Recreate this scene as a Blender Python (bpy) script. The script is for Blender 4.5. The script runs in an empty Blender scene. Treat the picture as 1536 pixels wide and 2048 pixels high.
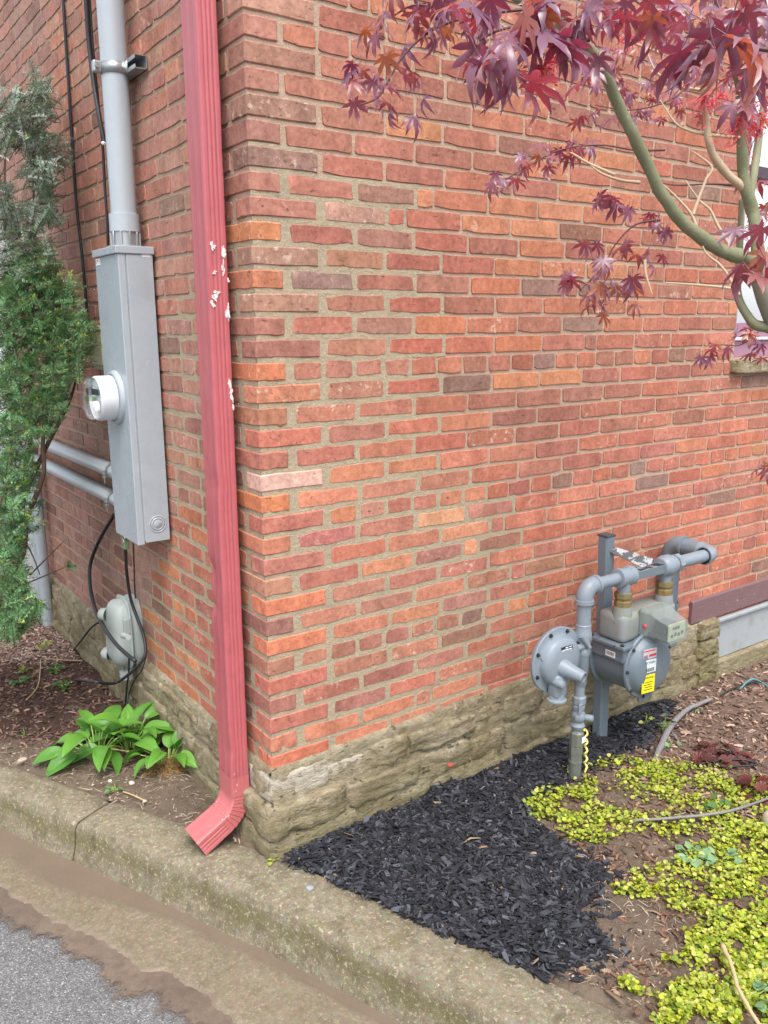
import bpy, bmesh, math, random
from mathutils import Vector, Matrix, noise
random.seed(7)
RAD = math.radians
scene = bpy.context.scene

# ------------------------------------------------------------------ camera, sky, sun, exposure
CAM = Vector((-1.1146, -2.2138, 1.3987)); FPX = 1685.1
MR = Vector((0.817187, -0.576341, -0.0060405)); MD = Vector((-0.129643, -0.173588, -0.976248)); MF = Vector((0.561603, 0.798560, -0.216573))
cd = bpy.data.cameras.new('camera'); cam = bpy.data.objects.new('camera', cd); scene.collection.objects.link(cam)
cd.sensor_fit = 'HORIZONTAL'; cd.sensor_width = 36.0; cd.lens = 36.0 * FPX / 1536.0
cd.clip_start = 0.05; cd.clip_end = 600
mw = Matrix.Identity(4)
for i in range(3):
    mw[i][0] = MR[i]; mw[i][1] = -MD[i]; mw[i][2] = -MF[i]; mw[i][3] = CAM[i]
cam.matrix_world = mw
scene.camera = cam
SUN_EL, SUN_AZ = 62.0, 205.0          # degrees; azimuth measured clockwise from +Y, where the light comes from
world = bpy.data.worlds.new('World'); scene.world = world; world.use_nodes = True
wt = world.node_tree; wt.nodes.clear()
wo = wt.nodes.new('ShaderNodeOutputWorld'); wb = wt.nodes.new('ShaderNodeBackground'); ws = wt.nodes.new('ShaderNodeTexSky')
wh = wt.nodes.new('ShaderNodeHueSaturation')
ws.sky_type = 'NISHITA'; ws.sun_disc = False; ws.sun_elevation = RAD(SUN_EL); ws.sun_rotation = RAD(SUN_AZ)
ws.air_density = 1.0; ws.dust_density = 3.0; ws.ozone_density = 1.0
wh.inputs['Saturation'].default_value = 0.35
wb.inputs['Strength'].default_value = 0.15
wt.links.new(ws.outputs[0], wh.inputs['Color']); wt.links.new(wh.outputs[0], wb.inputs[0]); wt.links.new(wb.outputs[0], wo.inputs[0])
sd = bpy.data.lights.new('sun', 'SUN'); sd.energy = 1.3; sd.angle = RAD(28); sd.color = (1.0, 0.96, 0.90)
sun = bpy.data.objects.new('sun', sd); scene.collection.objects.link(sun)
sv = Vector((math.sin(RAD(SUN_AZ)) * math.cos(RAD(SUN_EL)), math.cos(RAD(SUN_AZ)) * math.cos(RAD(SUN_EL)), math.sin(RAD(SUN_EL))))
sun.rotation_euler = sv.to_track_quat('Z', 'Y').to_euler(); sun.location = (-2, -4, 8)
scene.view_settings.view_transform = 'Standard'; scene.view_settings.look = 'None'
scene.view_settings.gamma = 1.0; scene.view_settings.use_curve_mapping = False
scene.view_settings.exposure = 1.30

# ------------------------------------------------------------------ helpers: pixels of the photograph to places
def ray(px, py): return MR * ((px - 768) / FPX) + MD * ((py - 1024) / FPX) + MF
def at(px, py, d): return CAM + ray(px, py) * d
def on_x(px, py, x=0.0):
    r = ray(px, py); return CAM + r * ((x - CAM.x) / r.x)
def on_y(px, py, y=0.0):
    r = ray(px, py); return CAM + r * ((y - CAM.y) / r.y)
def on_z(px, py, z=0.0):
    r = ray(px, py); return CAM + r * ((z - CAM.z) / r.z)
def proj(P):
    v = Vector(P) - CAM; d = v.dot(MF); return (768 + FPX * v.dot(MR) / d, 1024 + FPX * v.dot(MD) / d, d)
def lin(c): c /= 255.0; return c / 12.92 if c <= 0.04045 else ((c + 0.055) / 1.055) ** 2.4
def S(r, g, b, k=1.0): return (lin(r) * k, lin(g) * k, lin(b) * k, 1.0)
def U(a, b): return random.uniform(a, b)
def fbm(v, o=4): return noise.fractal(v, 1.0, 2.0, o)

# ------------------------------------------------------------------ helpers: objects
COL = scene.collection
def tag(o, label=None, cat=None, group=None, kind=None):
    if label: o['label'] = label
    if cat: o['category'] = cat
    if group: o['group'] = group
    if kind: o['kind'] = kind
    return o
def empty(name, loc=(0, 0, 0)):
    o = bpy.data.objects.new(name, None); COL.objects.link(o); o.location = loc; o.empty_display_size = 0.05; return o
def wmat(o): return o.matrix_basis.copy() if o.parent is None else wmat(o.parent) @ o.matrix_parent_inverse @ o.matrix_basis
def put(name, me, parent=None, matrix=None):
    """links a mesh; coordinates stay world coordinates even under a parent"""
    o = bpy.data.objects.new(name, me); COL.objects.link(o)
    if matrix is not None: o.matrix_basis = matrix
    if parent is not None:
        o.parent = parent; o.matrix_parent_inverse = wmat(parent).inverted()
    return o

class MB:
    def __init__(s): s.v = []; s.f = []; s.mi = []; s.c = []; s.cur = 0; s.col = (1, 1, 1, 1)
    def add(s, vs, fs):
        b = len(s.v); s.v.extend([tuple(x) for x in vs])
        for f in fs: s.f.append([b + i for i in f]); s.mi.append(s.cur); s.c.append(s.col)
    def box(s, lo, hi, M=None):
        x0, y0, z0 = lo; x1, y1, z1 = hi
        vs = [Vector(p) for p in ((x0, y0, z0), (x1, y0, z0), (x1, y1, z0), (x0, y1, z0), (x0, y0, z1), (x1, y0, z1), (x1, y1, z1), (x0, y1, z1))]
        if M is not None: vs = [M @ v for v in vs]
        s.add(vs, [(0, 3, 2, 1), (4, 5, 6, 7), (0, 1, 5, 4), (1, 2, 6, 5), (2, 3, 7, 6), (3, 0, 4, 7)])
    def bbox(s, lo, hi, bev=0.003, seg=2, M=None):
        bm = bmesh.new(); bmesh.ops.create_cube(bm, size=1)
        for v in bm.verts:
            v.co = Vector([(lo[i] + hi[i]) / 2 + v.co[i] * (hi[i] - lo[i]) for i in range(3)])
        bmesh.ops.bevel(bm, geom=bm.edges[:] + bm.verts[:], offset=bev, segments=seg, affect='EDGES', profile=0.5)
        bm.verts.index_update()
        s.add([(M @ v.co if M is not None else v.co) for v in bm.verts], [[v.index for v in f.verts] for f in bm.faces]); bm.free()
    def sweep(s, path, section, scale=None, cap=True, closed=True, up=None):
        """section: list of 2D points; swept along path with parallel transport"""
        P = [Vector(p) for p in path]; n = len(P); m = len(section)
        T = [(P[min(i + 1, n - 1)] - P[max(i - 1, 0)]).normalized() for i in range(n)]
        if up is None: up = Vector((0, 0, 1)) if abs(T[0].z) < 0.9 else Vector((0, 1, 0))
        nx = (Vector(up) - T[0] * Vector(up).dot(T[0])).normalized()
        vs = []
        for i in range(n):
            nx = (nx - T[i] * nx.dot(T[i])).normalized(); ny = T[i].cross(nx)
            k = 1.0 if scale is None else (scale[i] if isinstance(scale, (list, tuple)) else scale)
            kx, ky = k if isinstance(k, tuple) else (k, k)
            for a, b in section: vs.append(P[i] + nx * a * kx + ny * b * ky)
        fs = []
        for i in range(n - 1):
            for j in range(m if closed else m - 1):
                j2 = (j + 1) % m; fs.append((i * m + j, i * m + j2, (i + 1) * m + j2, (i + 1) * m + j))
        if cap: fs.append(tuple(reversed(range(m)))); fs.append(tuple(range((n - 1) * m, n * m)))
        s.add(vs, fs)
    def tube(s, path, r, n=10, cap=True):
        rs = [r] * len(path) if not isinstance(r, (list, tuple)) else list(r)
        s.sweep(path, [(math.cos(2 * math.pi * i / n), math.sin(2 * math.pi * i / n)) for i in range(n)], rs, cap)
    def lathe(s, prof, M, n=24, cap=True):
        """prof: (r, h) along local z of M"""
        vs = []; fs = []
        for r, h in prof:
            for j in range(n):
                a = 2 * math.pi * j / n; vs.append(M @ Vector((r * math.cos(a), r * math.sin(a), h)))
        for i in range(len(prof) - 1):
            for j in range(n): fs.append((i * n + j, i * n + (j + 1) % n, (i + 1) * n + (j + 1) % n, (i + 1) * n + j))
        if cap: fs.append(tuple(reversed(range(n)))); fs.append(tuple(range((len(prof) - 1) * n, len(prof) * n)))
        s.add(vs, fs)
    def grid(s, fn, nu, nv):
        vs = [fn(i / nu, j / nv) for j in range(nv + 1) for i in range(nu + 1)]
        fs = [(j * (nu + 1) + i, j * (nu + 1) + i + 1, (j + 1) * (nu + 1) + i + 1, (j + 1) * (nu + 1) + i) for j in range(nv) for i in range(nu)]
        s.add(vs, fs)
    def mesh(s, name, mats, smooth=None, colors=False):
        me = bpy.data.meshes.new(name); me.from_pydata(s.v, [], s.f)
        for m in (mats if isinstance(mats, (list, tuple)) else [mats]): me.materials.append(m)
        if any(s.mi): me.polygons.foreach_set('material_index', s.mi)
        if colors:
            ca = me.color_attributes.new('Col', 'FLOAT_COLOR', 'CORNER'); buf = []
            for p, c in zip(me.polygons, s.c): buf.extend(list(c) * p.loop_total)
            ca.data.foreach_set('color', buf)
        if smooth: 
            me.polygons.foreach_set('use_smooth', [True] * len(me.polygons))
            if smooth is not True: 
                try: me.set_sharp_from_angle(angle=RAD(smooth))
                except Exception: pass
        me.update(); return me
    def build(s, name, mats, parent=None, smooth=None, colors=False):
        return put(name, s.mesh(name, mats, smooth, colors), parent)

def axis_m(loc, d, up=(0, 0, 1)):
    """matrix whose z axis is d"""
    z = Vector(d).normalized(); u = Vector(up)
    if abs(z.dot(u)) > 0.98: u = Vector((1, 0, 0))
    x = u.cross(z).normalized(); y = z.cross(x)
    M = Matrix.Identity(4)
    for i in range(3): M[i][0] = x[i]; M[i][1] = y[i]; M[i][2] = z[i]; M[i][3] = loc[i]
    return M
def smooth_path(pts, n=6):
    P = [Vector(p) for p in pts]; out = []
    for i in range(len(P) - 1):
        p0 = P[max(i - 1, 0)]; p1 = P[i]; p2 = P[i + 1]; p3 = P[min(i + 2, len(P) - 1)]
        for k in range(n):
            t = k / n
            out.append(0.5 * ((2 * p1) + (p2 - p0) * t + (2 * p0 - 5 * p1 + 4 * p2 - p3) * t * t + (3 * p1 - p0 - 3 * p2 + p3) * t ** 3))
    out.append(P[-1]); return out
def lerp_list(a, n): 
    out = []
    for i in range(n):
        t = i / (n - 1) * (len(a) - 1); j = min(int(t), len(a) - 2); out.append(a[j] + (a[j + 1] - a[j]) * (t - j))
    return out

# ------------------------------------------------------------------ helpers: materials
class NT:
    def __init__(s, name):
        s.m = bpy.data.materials.new(name); s.m.use_nodes = True; s.t = s.m.node_tree; s.t.nodes.clear()
        s.out = s.new('OutputMaterial'); s.geo = s.new('NewGeometry'); s.pos = s.geo.outputs['Position']
    def new(s, kind): return s.t.nodes.new('ShaderNode' + kind)
    def link(s, a, b): s.t.links.new(a, b)
    def setv(s, sock, v):
        if hasattr(v, 'is_output') or isinstance(v, bpy.types.NodeSocket): s.link(v, sock)
        else: sock.default_value = v
    def scalev(s, sc, vec=None, off=None):
        n = s.new('Mapping'); s.link(vec or s.pos, n.inputs['Vector']); n.inputs['Scale'].default_value = sc
        if off: n.inputs['Location'].default_value = off
        return n.outputs[0]
    def noise(s, scale, detail=4, rough=0.55, vec=None, dist=0.0):
        n = s.new('TexNoise'); s.link(vec or s.pos, n.inputs['Vector']); n.inputs['Scale'].default_value = scale
        n.inputs['Detail'].default_value = detail; n.inputs['Roughness'].default_value = rough; n.inputs['Distortion'].default_value = dist
        return n.outputs['Fac']
    def voro(s, scale, vec=None, feat='F1', out='Distance', rnd=1.0):
        n = s.new('TexVoronoi'); s.link(vec or s.pos, n.inputs['Vector']); n.feature = feat; n.inputs['Scale'].default_value = scale
        n.inputs['Randomness'].default_value = rnd; return n.outputs[out]
    def ramp(s, fac, stops, interp='LINEAR'):
        n = s.new('ValToRGB'); s.link(fac, n.inputs[0]); cr = n.color_ramp; cr.interpolation = interp
        while len(cr.elements) < len(stops): cr.elements.new(0.5)
        for e, (p, c) in zip(cr.elements, stops):
            e.position = p; e.color = c if isinstance(c, tuple) else (c, c, c, 1)
        return n.outputs[0]
    def mix(s, fac, a, b, mode='MIX'):
        n = s.new('Mix'); n.data_type = 'RGBA'; n.blend_type = mode
        s.setv(n.inputs[0], fac); s.setv(n.inputs[6], a); s.setv(n.inputs[7], b); return n.outputs[2]
    def math(s, op, a, b=0.0, clamp=False):
        n = s.new('Math'); n.operation = op; n.use_clamp = clamp; s.setv(n.inputs[0], a); s.setv(n.inputs[1], b); return n.outputs[0]
    def bump(s, h, strength=0.5, dist=0.002, nrm=None):
        n = s.new('Bump'); n.inputs['Strength'].default_value = strength; n.inputs['Distance'].default_value = dist
        s.link(h, n.inputs['Height'])
        if nrm: s.link(nrm, n.inputs['Normal'])
        return n.outputs[0]
    def sep(s, vec=None):
        n = s.new('SeparateXYZ'); s.link(vec or s.pos, n.inputs[0]); return n.outputs
    def pbr(s, col, rough=0.6, metal=0.0, nrm=None, spec=0.5, **kw):
        n = s.new('BsdfPrincipled'); s.setv(n.inputs['Base Color'], col); s.setv(n.inputs['Roughness'], rough)
        s.setv(n.inputs['Metallic'], metal); s.setv(n.inputs['Specular IOR Level'], spec)
        if nrm: s.link(nrm, n.inputs['Normal'])
        for k, v in kw.items(): s.setv(n.inputs[k.replace('_', ' ')], v)
        s.bsdf = n; s.link(n.outputs[0], s.out.inputs[0]); return s.m
    def translucent(s, col, fac):
        tr = s.new('BsdfTranslucent'); s.setv(tr.inputs[0], col); mx = s.new('MixShader'); s.setv(mx.inputs[0], fac)
        s.link(s.bsdf.outputs[0], mx.inputs[1]); s.link(tr.outputs[0], mx.inputs[2]); s.link(mx.outputs[0], s.out.inputs[0]); return s.m

def plain(name, col, rough=0.5, metal=0.0, var=0.15, scale=30, bump=0.0, spec=0.5, dirt=None):
    n = NT(name); f = n.noise(scale, 5)
    c = n.mix(f, tuple(x * (1 - var) for x in col[:3]) + (1,), tuple(min(1, x * (1 + var)) for x in col[:3]) + (1,))
    if dirt:
        d = n.ramp(n.noise(9, 6, 0.65), [(0.52, 0.0), (0.72, 1.0)]); c = n.mix(n.math('MULTIPLY', d, dirt[1]), c, dirt[0])
    r = n.math('MULTIPLY_ADD', f, 0.2); n.t.nodes[-1].inputs[2].default_value = rough - 0.1
    nr = n.bump(n.noise(scale * 6, 4), bump, 0.002) if bump else None
    return n.pbr(c, r, metal, nr, spec)
# ------------------------------------------------------------------ materials of the setting and the building
def brick_mat(name, single):
    n = NT(name)
    if single:
        oi = n.new('ObjectInfo'); base = oi.outputs['Color']; rnd = oi.outputs['Alpha']
    else:
        at_ = n.new('Attribute'); at_.attribute_name = 'Col'; base = at_.outputs['Color']; rnd = at_.outputs['Alpha']
    big = n.noise(16, 5, 0.6); mid = n.noise(70, 6, 0.7); fine = n.noise(420, 4, 0.7)
    c = n.mix(n.ramp(big, [(0.34, 0.0), (0.66, 0.7)]), base, n.mix(1.0, base, S(214, 208, 204), 'MULTIPLY'))
    c = n.mix(n.ramp(mid, [(0.42, 0.0), (0.72, 0.75)]), c, n.mix(1.0, c, S(196, 186, 180), 'MULTIPLY'))
    c = n.mix(n.ramp(n.noise(45, 3, 0.5, n.scalev((1, 1, 1.0), off=(3, 8, 2))), [(0.55, 0.0), (0.75, 0.5)]), c, n.mix(0.30, c, S(226, 190, 166)))
    # dark fire specks and pits
    pit = n.ramp(n.noise(150, 3, 0.6), [(0.655, 0.0), (0.70, 1.0)])
    c = n.mix(n.math('MULTIPLY', pit, 0.55), c, S(70, 45, 40))
    ck = n.ramp(n.noise(22, 7, 0.78, n.scalev((1, 1, 2.6), off=(2, 5, 4))), [(0.335, 1.0), (0.385, 0.0)]); c = n.mix(n.math('MULTIPLY', ck, 0.6), c, S(84, 54, 46))
    # lime bloom on some bricks only
    lime = n.ramp(n.noise(30, 7, 0.72), [(0.56, 0.0), (0.64, 1.0)])
    sel = n.ramp(rnd, [(0.80, 0.0), (0.95, 1.0)])
    c = n.mix(n.math('MULTIPLY', n.math('MULTIPLY', lime, sel), 0.7), c, S(212, 188, 168))
    gr = n.ramp(n.noise(1.0, 6, 0.68, n.scalev((7, 7, 1.8))), [(0.46, 0.0), (0.72, 0.55)]); c = n.mix(gr, c, n.mix(1.0, c, S(176, 168, 166), 'MULTIPLY'))
    ed = n.ramp(n.noise(110, 5, 0.75, n.scalev((1, 1, 1), off=(7, 7, 1))), [(0.60, 0.0), (0.70, 0.45)]); c = n.mix(ed, c, S(190, 160, 132))
    h = n.math('ADD', n.math('MULTIPLY', mid, 0.7), n.math('MULTIPLY', fine, 0.35)); h = n.math('SUBTRACT', h, n.math('MULTIPLY', pit, 0.8)); h = n.math('SUBTRACT', h, n.math('MULTIPLY', ck, 1.2))
    return n.pbr(c, n.math('ADD', 0.78, n.math('MULTIPLY', fine, 0.15)), 0, n.bump(h, 0.75, 0.0022), 0.25)
M_BRICK1 = brick_mat('brick_single', True); M_BRICKN = brick_mat('brick_many', False)
def mortar_mat(name, c1, c2, dark):
    n = NT(name); g = n.noise(260, 5, 0.75); b = n.noise(9, 5, 0.6)
    c = n.mix(b, c1, c2); sp = n.ramp(n.noise(330, 2, 0.5), [(0.63, 0.0), (0.69, 1.0)])
    c = n.mix(n.math('MULTIPLY', sp, 0.6), c, dark); sp2 = n.ramp(n.noise(240, 2, 0.5, n.scalev((1, 1, 1), off=(5, 1, 9))), [(0.64, 0.0), (0.70, 0.6)])
    c = n.mix(sp2, c, S(222, 206, 178))
    so = n.ramp(n.noise(5, 6, 0.7), [(0.55, 0.0), (0.75, 0.45)]); c = n.mix(so, c, dark)
    h = n.math('ADD', g, n.math('MULTIPLY', n.noise(60, 4), 1.4))
    return n.pbr(c, 0.92, 0, n.bump(h, 0.9, 0.004), 0.15)
M_MORTAR = mortar_mat('mortar_old', S(184, 158, 138), S(166, 142, 124), S(114, 98, 86))
M_MORTAR2 = mortar_mat('mortar_repointed', S(176, 160, 136), S(158, 144, 122), S(100, 92, 80))

def stone_mat(name, moss=1.0):
    n = NT(name); oi = n.new('ObjectInfo'); rnd = oi.outputs['Random']
    big = n.noise(7, 6, 0.65); mid = n.noise(40, 6, 0.7)
    c = n.ramp(big, [(0.25, S(140, 127, 102)), (0.45, S(174, 160, 130)), (0.6, S(194, 182, 156)), (0.78, S(166, 146, 120))])
    c = n.mix(n.ramp(mid, [(0.4, 0.0), (0.7, 0.7)]), c, n.mix(1.0, c, S(170, 158, 136), 'MULTIPLY'))
    c = n.mix(n.ramp(rnd, [(0.0, 0.0), (1.0, 0.30)]), c, S(176, 166, 146))
    # lime whitewash rests
    lw = n.ramp(n.noise(14, 7, 0.75, n.scalev((1, 1, 1), off=(4, 2, 7))), [(0.58, 0.0), (0.68, 0.7)]); c = n.mix(lw, c, S(222, 212, 198))
    z = n.sep()[2]
    low = n.math('MULTIPLY_ADD', z, -4.0); n.t.nodes[-1].inputs[2].default_value = -0.05
    gm = n.math('ADD', n.noise(11, 6, 0.7), n.math('MULTIPLY', low, 0.22))
    c = n.mix(n.math('MULTIPLY', n.ramp(gm, [(0.54, 0.0), (0.78, 0.7)]), moss), c, S(138, 132, 92))
    cr = n.ramp(n.noise(20, 8, 0.8, n.scalev((1, 1, 2.4))), [(0.36, 1.0), (0.41, 0.0)]); c = n.mix(n.math('MULTIPLY', cr, 0.7), c, S(60, 52, 40)); bl = n.ramp(n.noise(3.2, 6, 0.7, n.scalev((1, 1, 1.6), off=(6, 2, 2))), [(0.46, 0.0), (0.66, 0.5)]); c = n.mix(bl, c, n.mix(1.0, c, S(176, 160, 128), 'MULTIPLY'))
    h = n.math('ADD', n.math('MULTIPLY', n.noise(24, 8, 0.75, n.scalev((1, 1, 2.2))), 2.6), n.math('MULTIPLY', n.noise(150, 4, 0.6), 0.5))
    h = n.math('SUBTRACT', h, n.math('MULTIPLY', cr, 0.9))
    return n.pbr(c, 0.9, 0, n.bump(h, 0.95, 0.012), 0.2)
M_STONE = stone_mat('foundation_limestone'); M_PARGE = stone_mat('foundation_parging', 0.8)

def concrete_mat(name, base, wetmud=False):
    n = NT(name); big = n.noise(4.5, 6, 0.65); mid = n.noise(28, 6, 0.7); fine = n.noise(300, 4, 0.7)
    c = n.mix(big, tuple(x * 0.80 for x in base[:3]) + (1,), tuple(x * 1.15 for x in base[:3]) + (1,))
    c = n.mix(n.ramp(mid, [(0.4, 0.0), (0.75, 0.6)]), c, n.mix(1.0, c, S(186, 176, 150), 'MULTIPLY'))
    agg = n.voro(190, out='Color'); c = n.mix(0.18, c, n.mix(1.0, c, agg, 'OVERLAY'))
    sp = n.ramp(fine, [(0.60, 0.0), (0.68, 0.5)]); c = n.mix(sp, c, S(80, 70, 54))
    return n, c, n.math('ADD', mid, n.math('MULTIPLY', fine, 0.5)), big
n, c, h, big = concrete_mat('curb_concrete', S(146, 138, 119))
z = n.sep()[2]
edge = n.math('MULTIPLY_ADD', z, -9.0); n.t.nodes[-1].inputs[2].default_value = -2.75     # 0 at the top, ~1 at the toe
g = n.math('ADD', n.noise(9, 6, 0.72), n.math('MULTIPLY', n.ramp(edge, [(0.02, 0.0), (0.35, 0.22), (0.9, 0.02)]), 1.0))
c = n.mix(n.ramp(g, [(0.54, 0.0), (0.72, 0.75)]), c, S(104, 100, 62))
dk = n.ramp(n.noise(13, 7, 0.75, n.scalev((1, 1, 1), off=(1, 6, 3))), [(0.50, 0.0), (0.66, 0.75)]); c = n.mix(dk, c, S(92, 82, 64)); fl = n.ramp(n.noise(55, 6, 0.75), [(0.48, 0.0), (0.62, 0.6)]); c = n.mix(fl, c, S(116, 106, 88)); lt = n.ramp(n.noise(80, 4, 0.7, n.scalev((1, 1, 1), off=(8, 3, 1))), [(0.56, 0.0), (0.66, 0.55)]); c = n.mix(lt, c, S(206, 194, 166))
peb = n.ramp(n.voro(120), [(0.10, 1.0), (0.16, 0.0)]); pm = n.ramp(n.noise(5, 4), [(0.46, 0.0), (0.56, 1.0)]); pf = n.math('MULTIPLY', peb, pm)
c = n.mix(n.math('MULTIPLY', pf, 0.7), c, S(206, 190, 160))
M_CURB = n.pbr(c, 0.88, 0, n.bump(n.math('ADD', h, n.math('MULTIPLY', pf, 0.8)), 1.0, 0.010), 0.2)

n, c, h, big = concrete_mat('gutter_concrete', S(124, 113, 95))
att = n.new('Attribute'); att.attribute_name = 'Col'; mud = att.outputs['Color']
mk = n.math('ADD', n.sep(mud)[0], n.math('MULTIPLY', n.math('SUBTRACT', n.noise(12, 6, 0.7), 0.5), 0.7))
wet = n.ramp(mk, [(0.30, 0.0), (0.75, 1.0)])
fl = n.ramp(n.noise(75, 6, 0.75), [(0.46, 0.0), (0.60, 0.6)]); c = n.mix(fl, c, S(98, 88, 72)); lt = n.ramp(n.noise(95, 4, 0.7, n.scalev((1, 1, 1), off=(8, 3, 1))), [(0.55, 0.0), (0.68, 0.4)]); c = n.mix(lt, c, S(178, 166, 142)); gp = n.ramp(n.noise(6, 6, 0.7, n.scalev((1, 1, 1), off=(3, 9, 1))), [(0.5, 0.0), (0.7, 0.45)]); c = n.mix(gp, c, S(126, 118, 104))
c = n.mix(n.math('MULTIPLY', wet, 0.85), c, n.mix(n.noise(7, 5), S(98, 85, 74), S(116, 102, 89)))
rr = n.math('SUBTRACT', 0.85, n.math('MULTIPLY', wet, 0.5))
hh = n.math('MULTIPLY', h, n.math('SUBTRACT', 1.0, n.math('MULTIPLY', wet, 0.85)))
M_GUTTER = n.pbr(c, rr, 0, n.bump(hh, 0.9, 0.004), 0.4)

n = NT('asphalt'); vc = n.ramp(n.voro(210, out='Color'), [(0.0, 0.1), (1.0, 0.9)]); vd = n.voro(210)
c = n.mix(n.noise(5, 5), S(88, 87, 88), S(120, 119, 120)); c = n.mix(0.5, c, n.mix(1.0, c, vc, 'OVERLAY'))
gr = n.ramp(n.noise(160, 3, 0.6), [(0.56, 0.0), (0.66, 0.55)]); c = n.mix(gr, c, S(190, 190, 190))
dk = n.ramp(n.noise(200, 3, 0.6, n.scalev((1, 1, 1), off=(2, 2, 2))), [(0.55, 0.0), (0.66, 0.6)]); c = n.mix(dk, c, S(46, 44, 44))
M_ASPHALT = n.pbr(c, 0.8, 0, n.bump(vd, 0.8, 0.005), 0.35)

def soil_mat(name, c1, c2, c3, peb=0.4):
    n = NT(name); big = n.noise(3.2, 6, 0.65); mid = n.noise(24, 7, 0.75); fine = n.noise(160, 5, 0.75)
    c = n.mix(n.ramp(big, [(0.38, 0.0), (0.62, 1.0)]), c1, c2); c = n.mix(n.ramp(mid, [(0.42, 0.0), (0.72, 0.8)]), c, c3)
    sp = n.ramp(fine, [(0.62, 0.0), (0.70, peb)]); c = n.mix(sp, c, S(178, 160, 136))
    h = n.math('ADD', n.math('MULTIPLY', mid, 1.2), n.math('MULTIPLY', fine, 0.7))
    return n.pbr(c, 0.93, 0, n.bump(h, 1.0, 0.012), 0.2)
M_SOIL = soil_mat('garden_soil', S(110, 97, 85), S(128, 113, 98), S(84, 71, 61))

def chip_mat(name, c1, c2, rough=0.75, sheen=0.3):
    n = NT(name); a = n.new('Attribute'); a.attribute_name = 'Col'
    g = n.noise(90, 5, 0.7, n.scalev((1, 1, 1)))
    c = n.mix(1.0, a.outputs['Color'], n.mix(g, c1, c2), 'MULTIPLY')
    return n.pbr(c, rough, 0, n.bump(n.noise(350, 4, 0.7), 0.6, 0.001), sheen)
M_CHIP = chip_mat('wood_chip', (0.75, 0.75, 0.75, 1), (1.2, 1.2, 1.2, 1))
def leaf_attr_mat(name, rough=0.45, trans=0.3, tint=(1.0, 1.0, 0.6, 1)):
    n = NT(name); a = n.new('Attribute'); a.attribute_name = 'Col'
    c = n.mix(1.0, a.outputs['Color'], n.mix(n.noise(60, 4), (0.8, 0.8, 0.8, 1), (1.15, 1.15, 1.15, 1)), 'MULTIPLY')
    n.pbr(c, rough, 0, None, 0.4); return n.translucent(n.mix(1.0, c, tint, 'MULTIPLY'), trans)
M_LEAFC = leaf_attr_mat('small_leaf')

# ------------------------------------------------------------------ setting: pavement, gutter, curb, soil
ZG = -0.272      # soil level
ZP = -0.440      # pavement level
toe = smooth_path([(-3.6, 7.6, 0), (-1.75, 3.3, 0), (-1.05, 1.75, 0), (-0.675, 0.945, 0), (-0.515, 0.600, 0), (-0.356, 0.235, 0), (-0.200, -0.112, 0), (-0.085, -0.395, 0), (0.016, -0.665, 0), (0.30, -1.50, 0), (0.95, -3.6, 0), (2.6, -9, 0)], 8)
tl = [0.0]
for i in range(1, len(toe)): tl.append(tl[-1] + (toe[i] - toe[i - 1]).length)
def curb_pt(s, t, z):
    """s metres along the toe line, t metres towards the building"""
    j = 0
    while j < len(tl) - 2 and tl[j + 1] < s: j += 1
    k = (s - tl[j]) / (tl[j + 1] - tl[j]); p = toe[j].lerp(toe[j + 1], k); d = (toe[j + 1] - toe[j]).normalized()
    d2 = (toe[min(j + 2, len(toe) - 1)] - toe[j + 1]).normalized(); d = d.lerp(d2, k).normalized()
    nrm = Vector((-d.y, d.x, 0)); return p + nrm * t + Vector((0, 0, z))
def curb_st(P):
    best = None
    for j in range(len(toe) - 1):
        a = toe[j]; b = toe[j + 1]; ab = b - a; k = max(0, min(1, (Vector((P[0], P[1], 0)) - a).dot(ab) / ab.length_squared)); q = a + ab * k
        dd = (Vector((P[0], P[1], 0)) - q); 
        if best is None or dd.length < best[0]:
            sg = 1 if (-ab.y * dd.x + ab.x * dd.y) > 0 else -1; best = (dd.length, tl[j] + ab.length * k, sg)
    return best[1], best[0] * best[2]
S0 = tl[0]; S1 = tl[-1]
CORN = curb_st((0, 0))[0]

mb = MB(); mb.add([(-250, -250, ZP - 0.008), (250, -250, ZP - 0.008), (250, 250, ZP - 0.008), (-250, 250, ZP - 0.008)], [(0, 1, 2, 3)])
tag(mb.build('pavement', M_ASPHALT), kind='structure')

# the gutter apron of old concrete with a broken outer edge and a film of mud
def gut_w(s):
    w = 0.235 + 0.05 * fbm(Vector((s * 2.1, 3.3, 0)), 4) + 0.03 * fbm(Vector((s * 13, 1.3, 0)), 6) + 0.010 * fbm(Vector((s * 70, 5.3, 0)), 4)
    return w + max(0, (s - CORN) * 0.10)
mb = MB(); ns = 900; nt = 26; vs = []; cols = []
for i in range(ns + 1):
    s = S0 + 3.0 + (S1 - S0 - 6) * i / ns
    for j in range(nt + 1):
        w = gut_w(s); t = 0.01 - (w + 0.01) * j / nt; u = j / nt
        p = curb_pt(s, t, 0); z = ZP + 0.004 + 0.004 * fbm(p * 5, 3) * min(1, u * 4) * (1 - u) - (0.006 if j == nt else 0)
        vs.append((p.x, p.y, z + 0.003 * (1 - u)))
        wd = 0.05 + 0.10 * max(0, min(1, (CORN - 0.1 - s) / 0.7)) + 0.03 * fbm(Vector((s * 4, 2.2, 0)), 3); m = max(0.0, 1.0 - max(0, -t - 0.02) / wd) * 0.95
        m += 0.75 * max(0, 1 - abs(s - CORN + 0.62) / 0.42) * (1 if u < 0.93 else 0.5) * max(0, 1 - u * 0.9)
        m += 0.9 * max(0, 1 - (1 - u) * 7) * 0.75
        cols.append(m)
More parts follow.
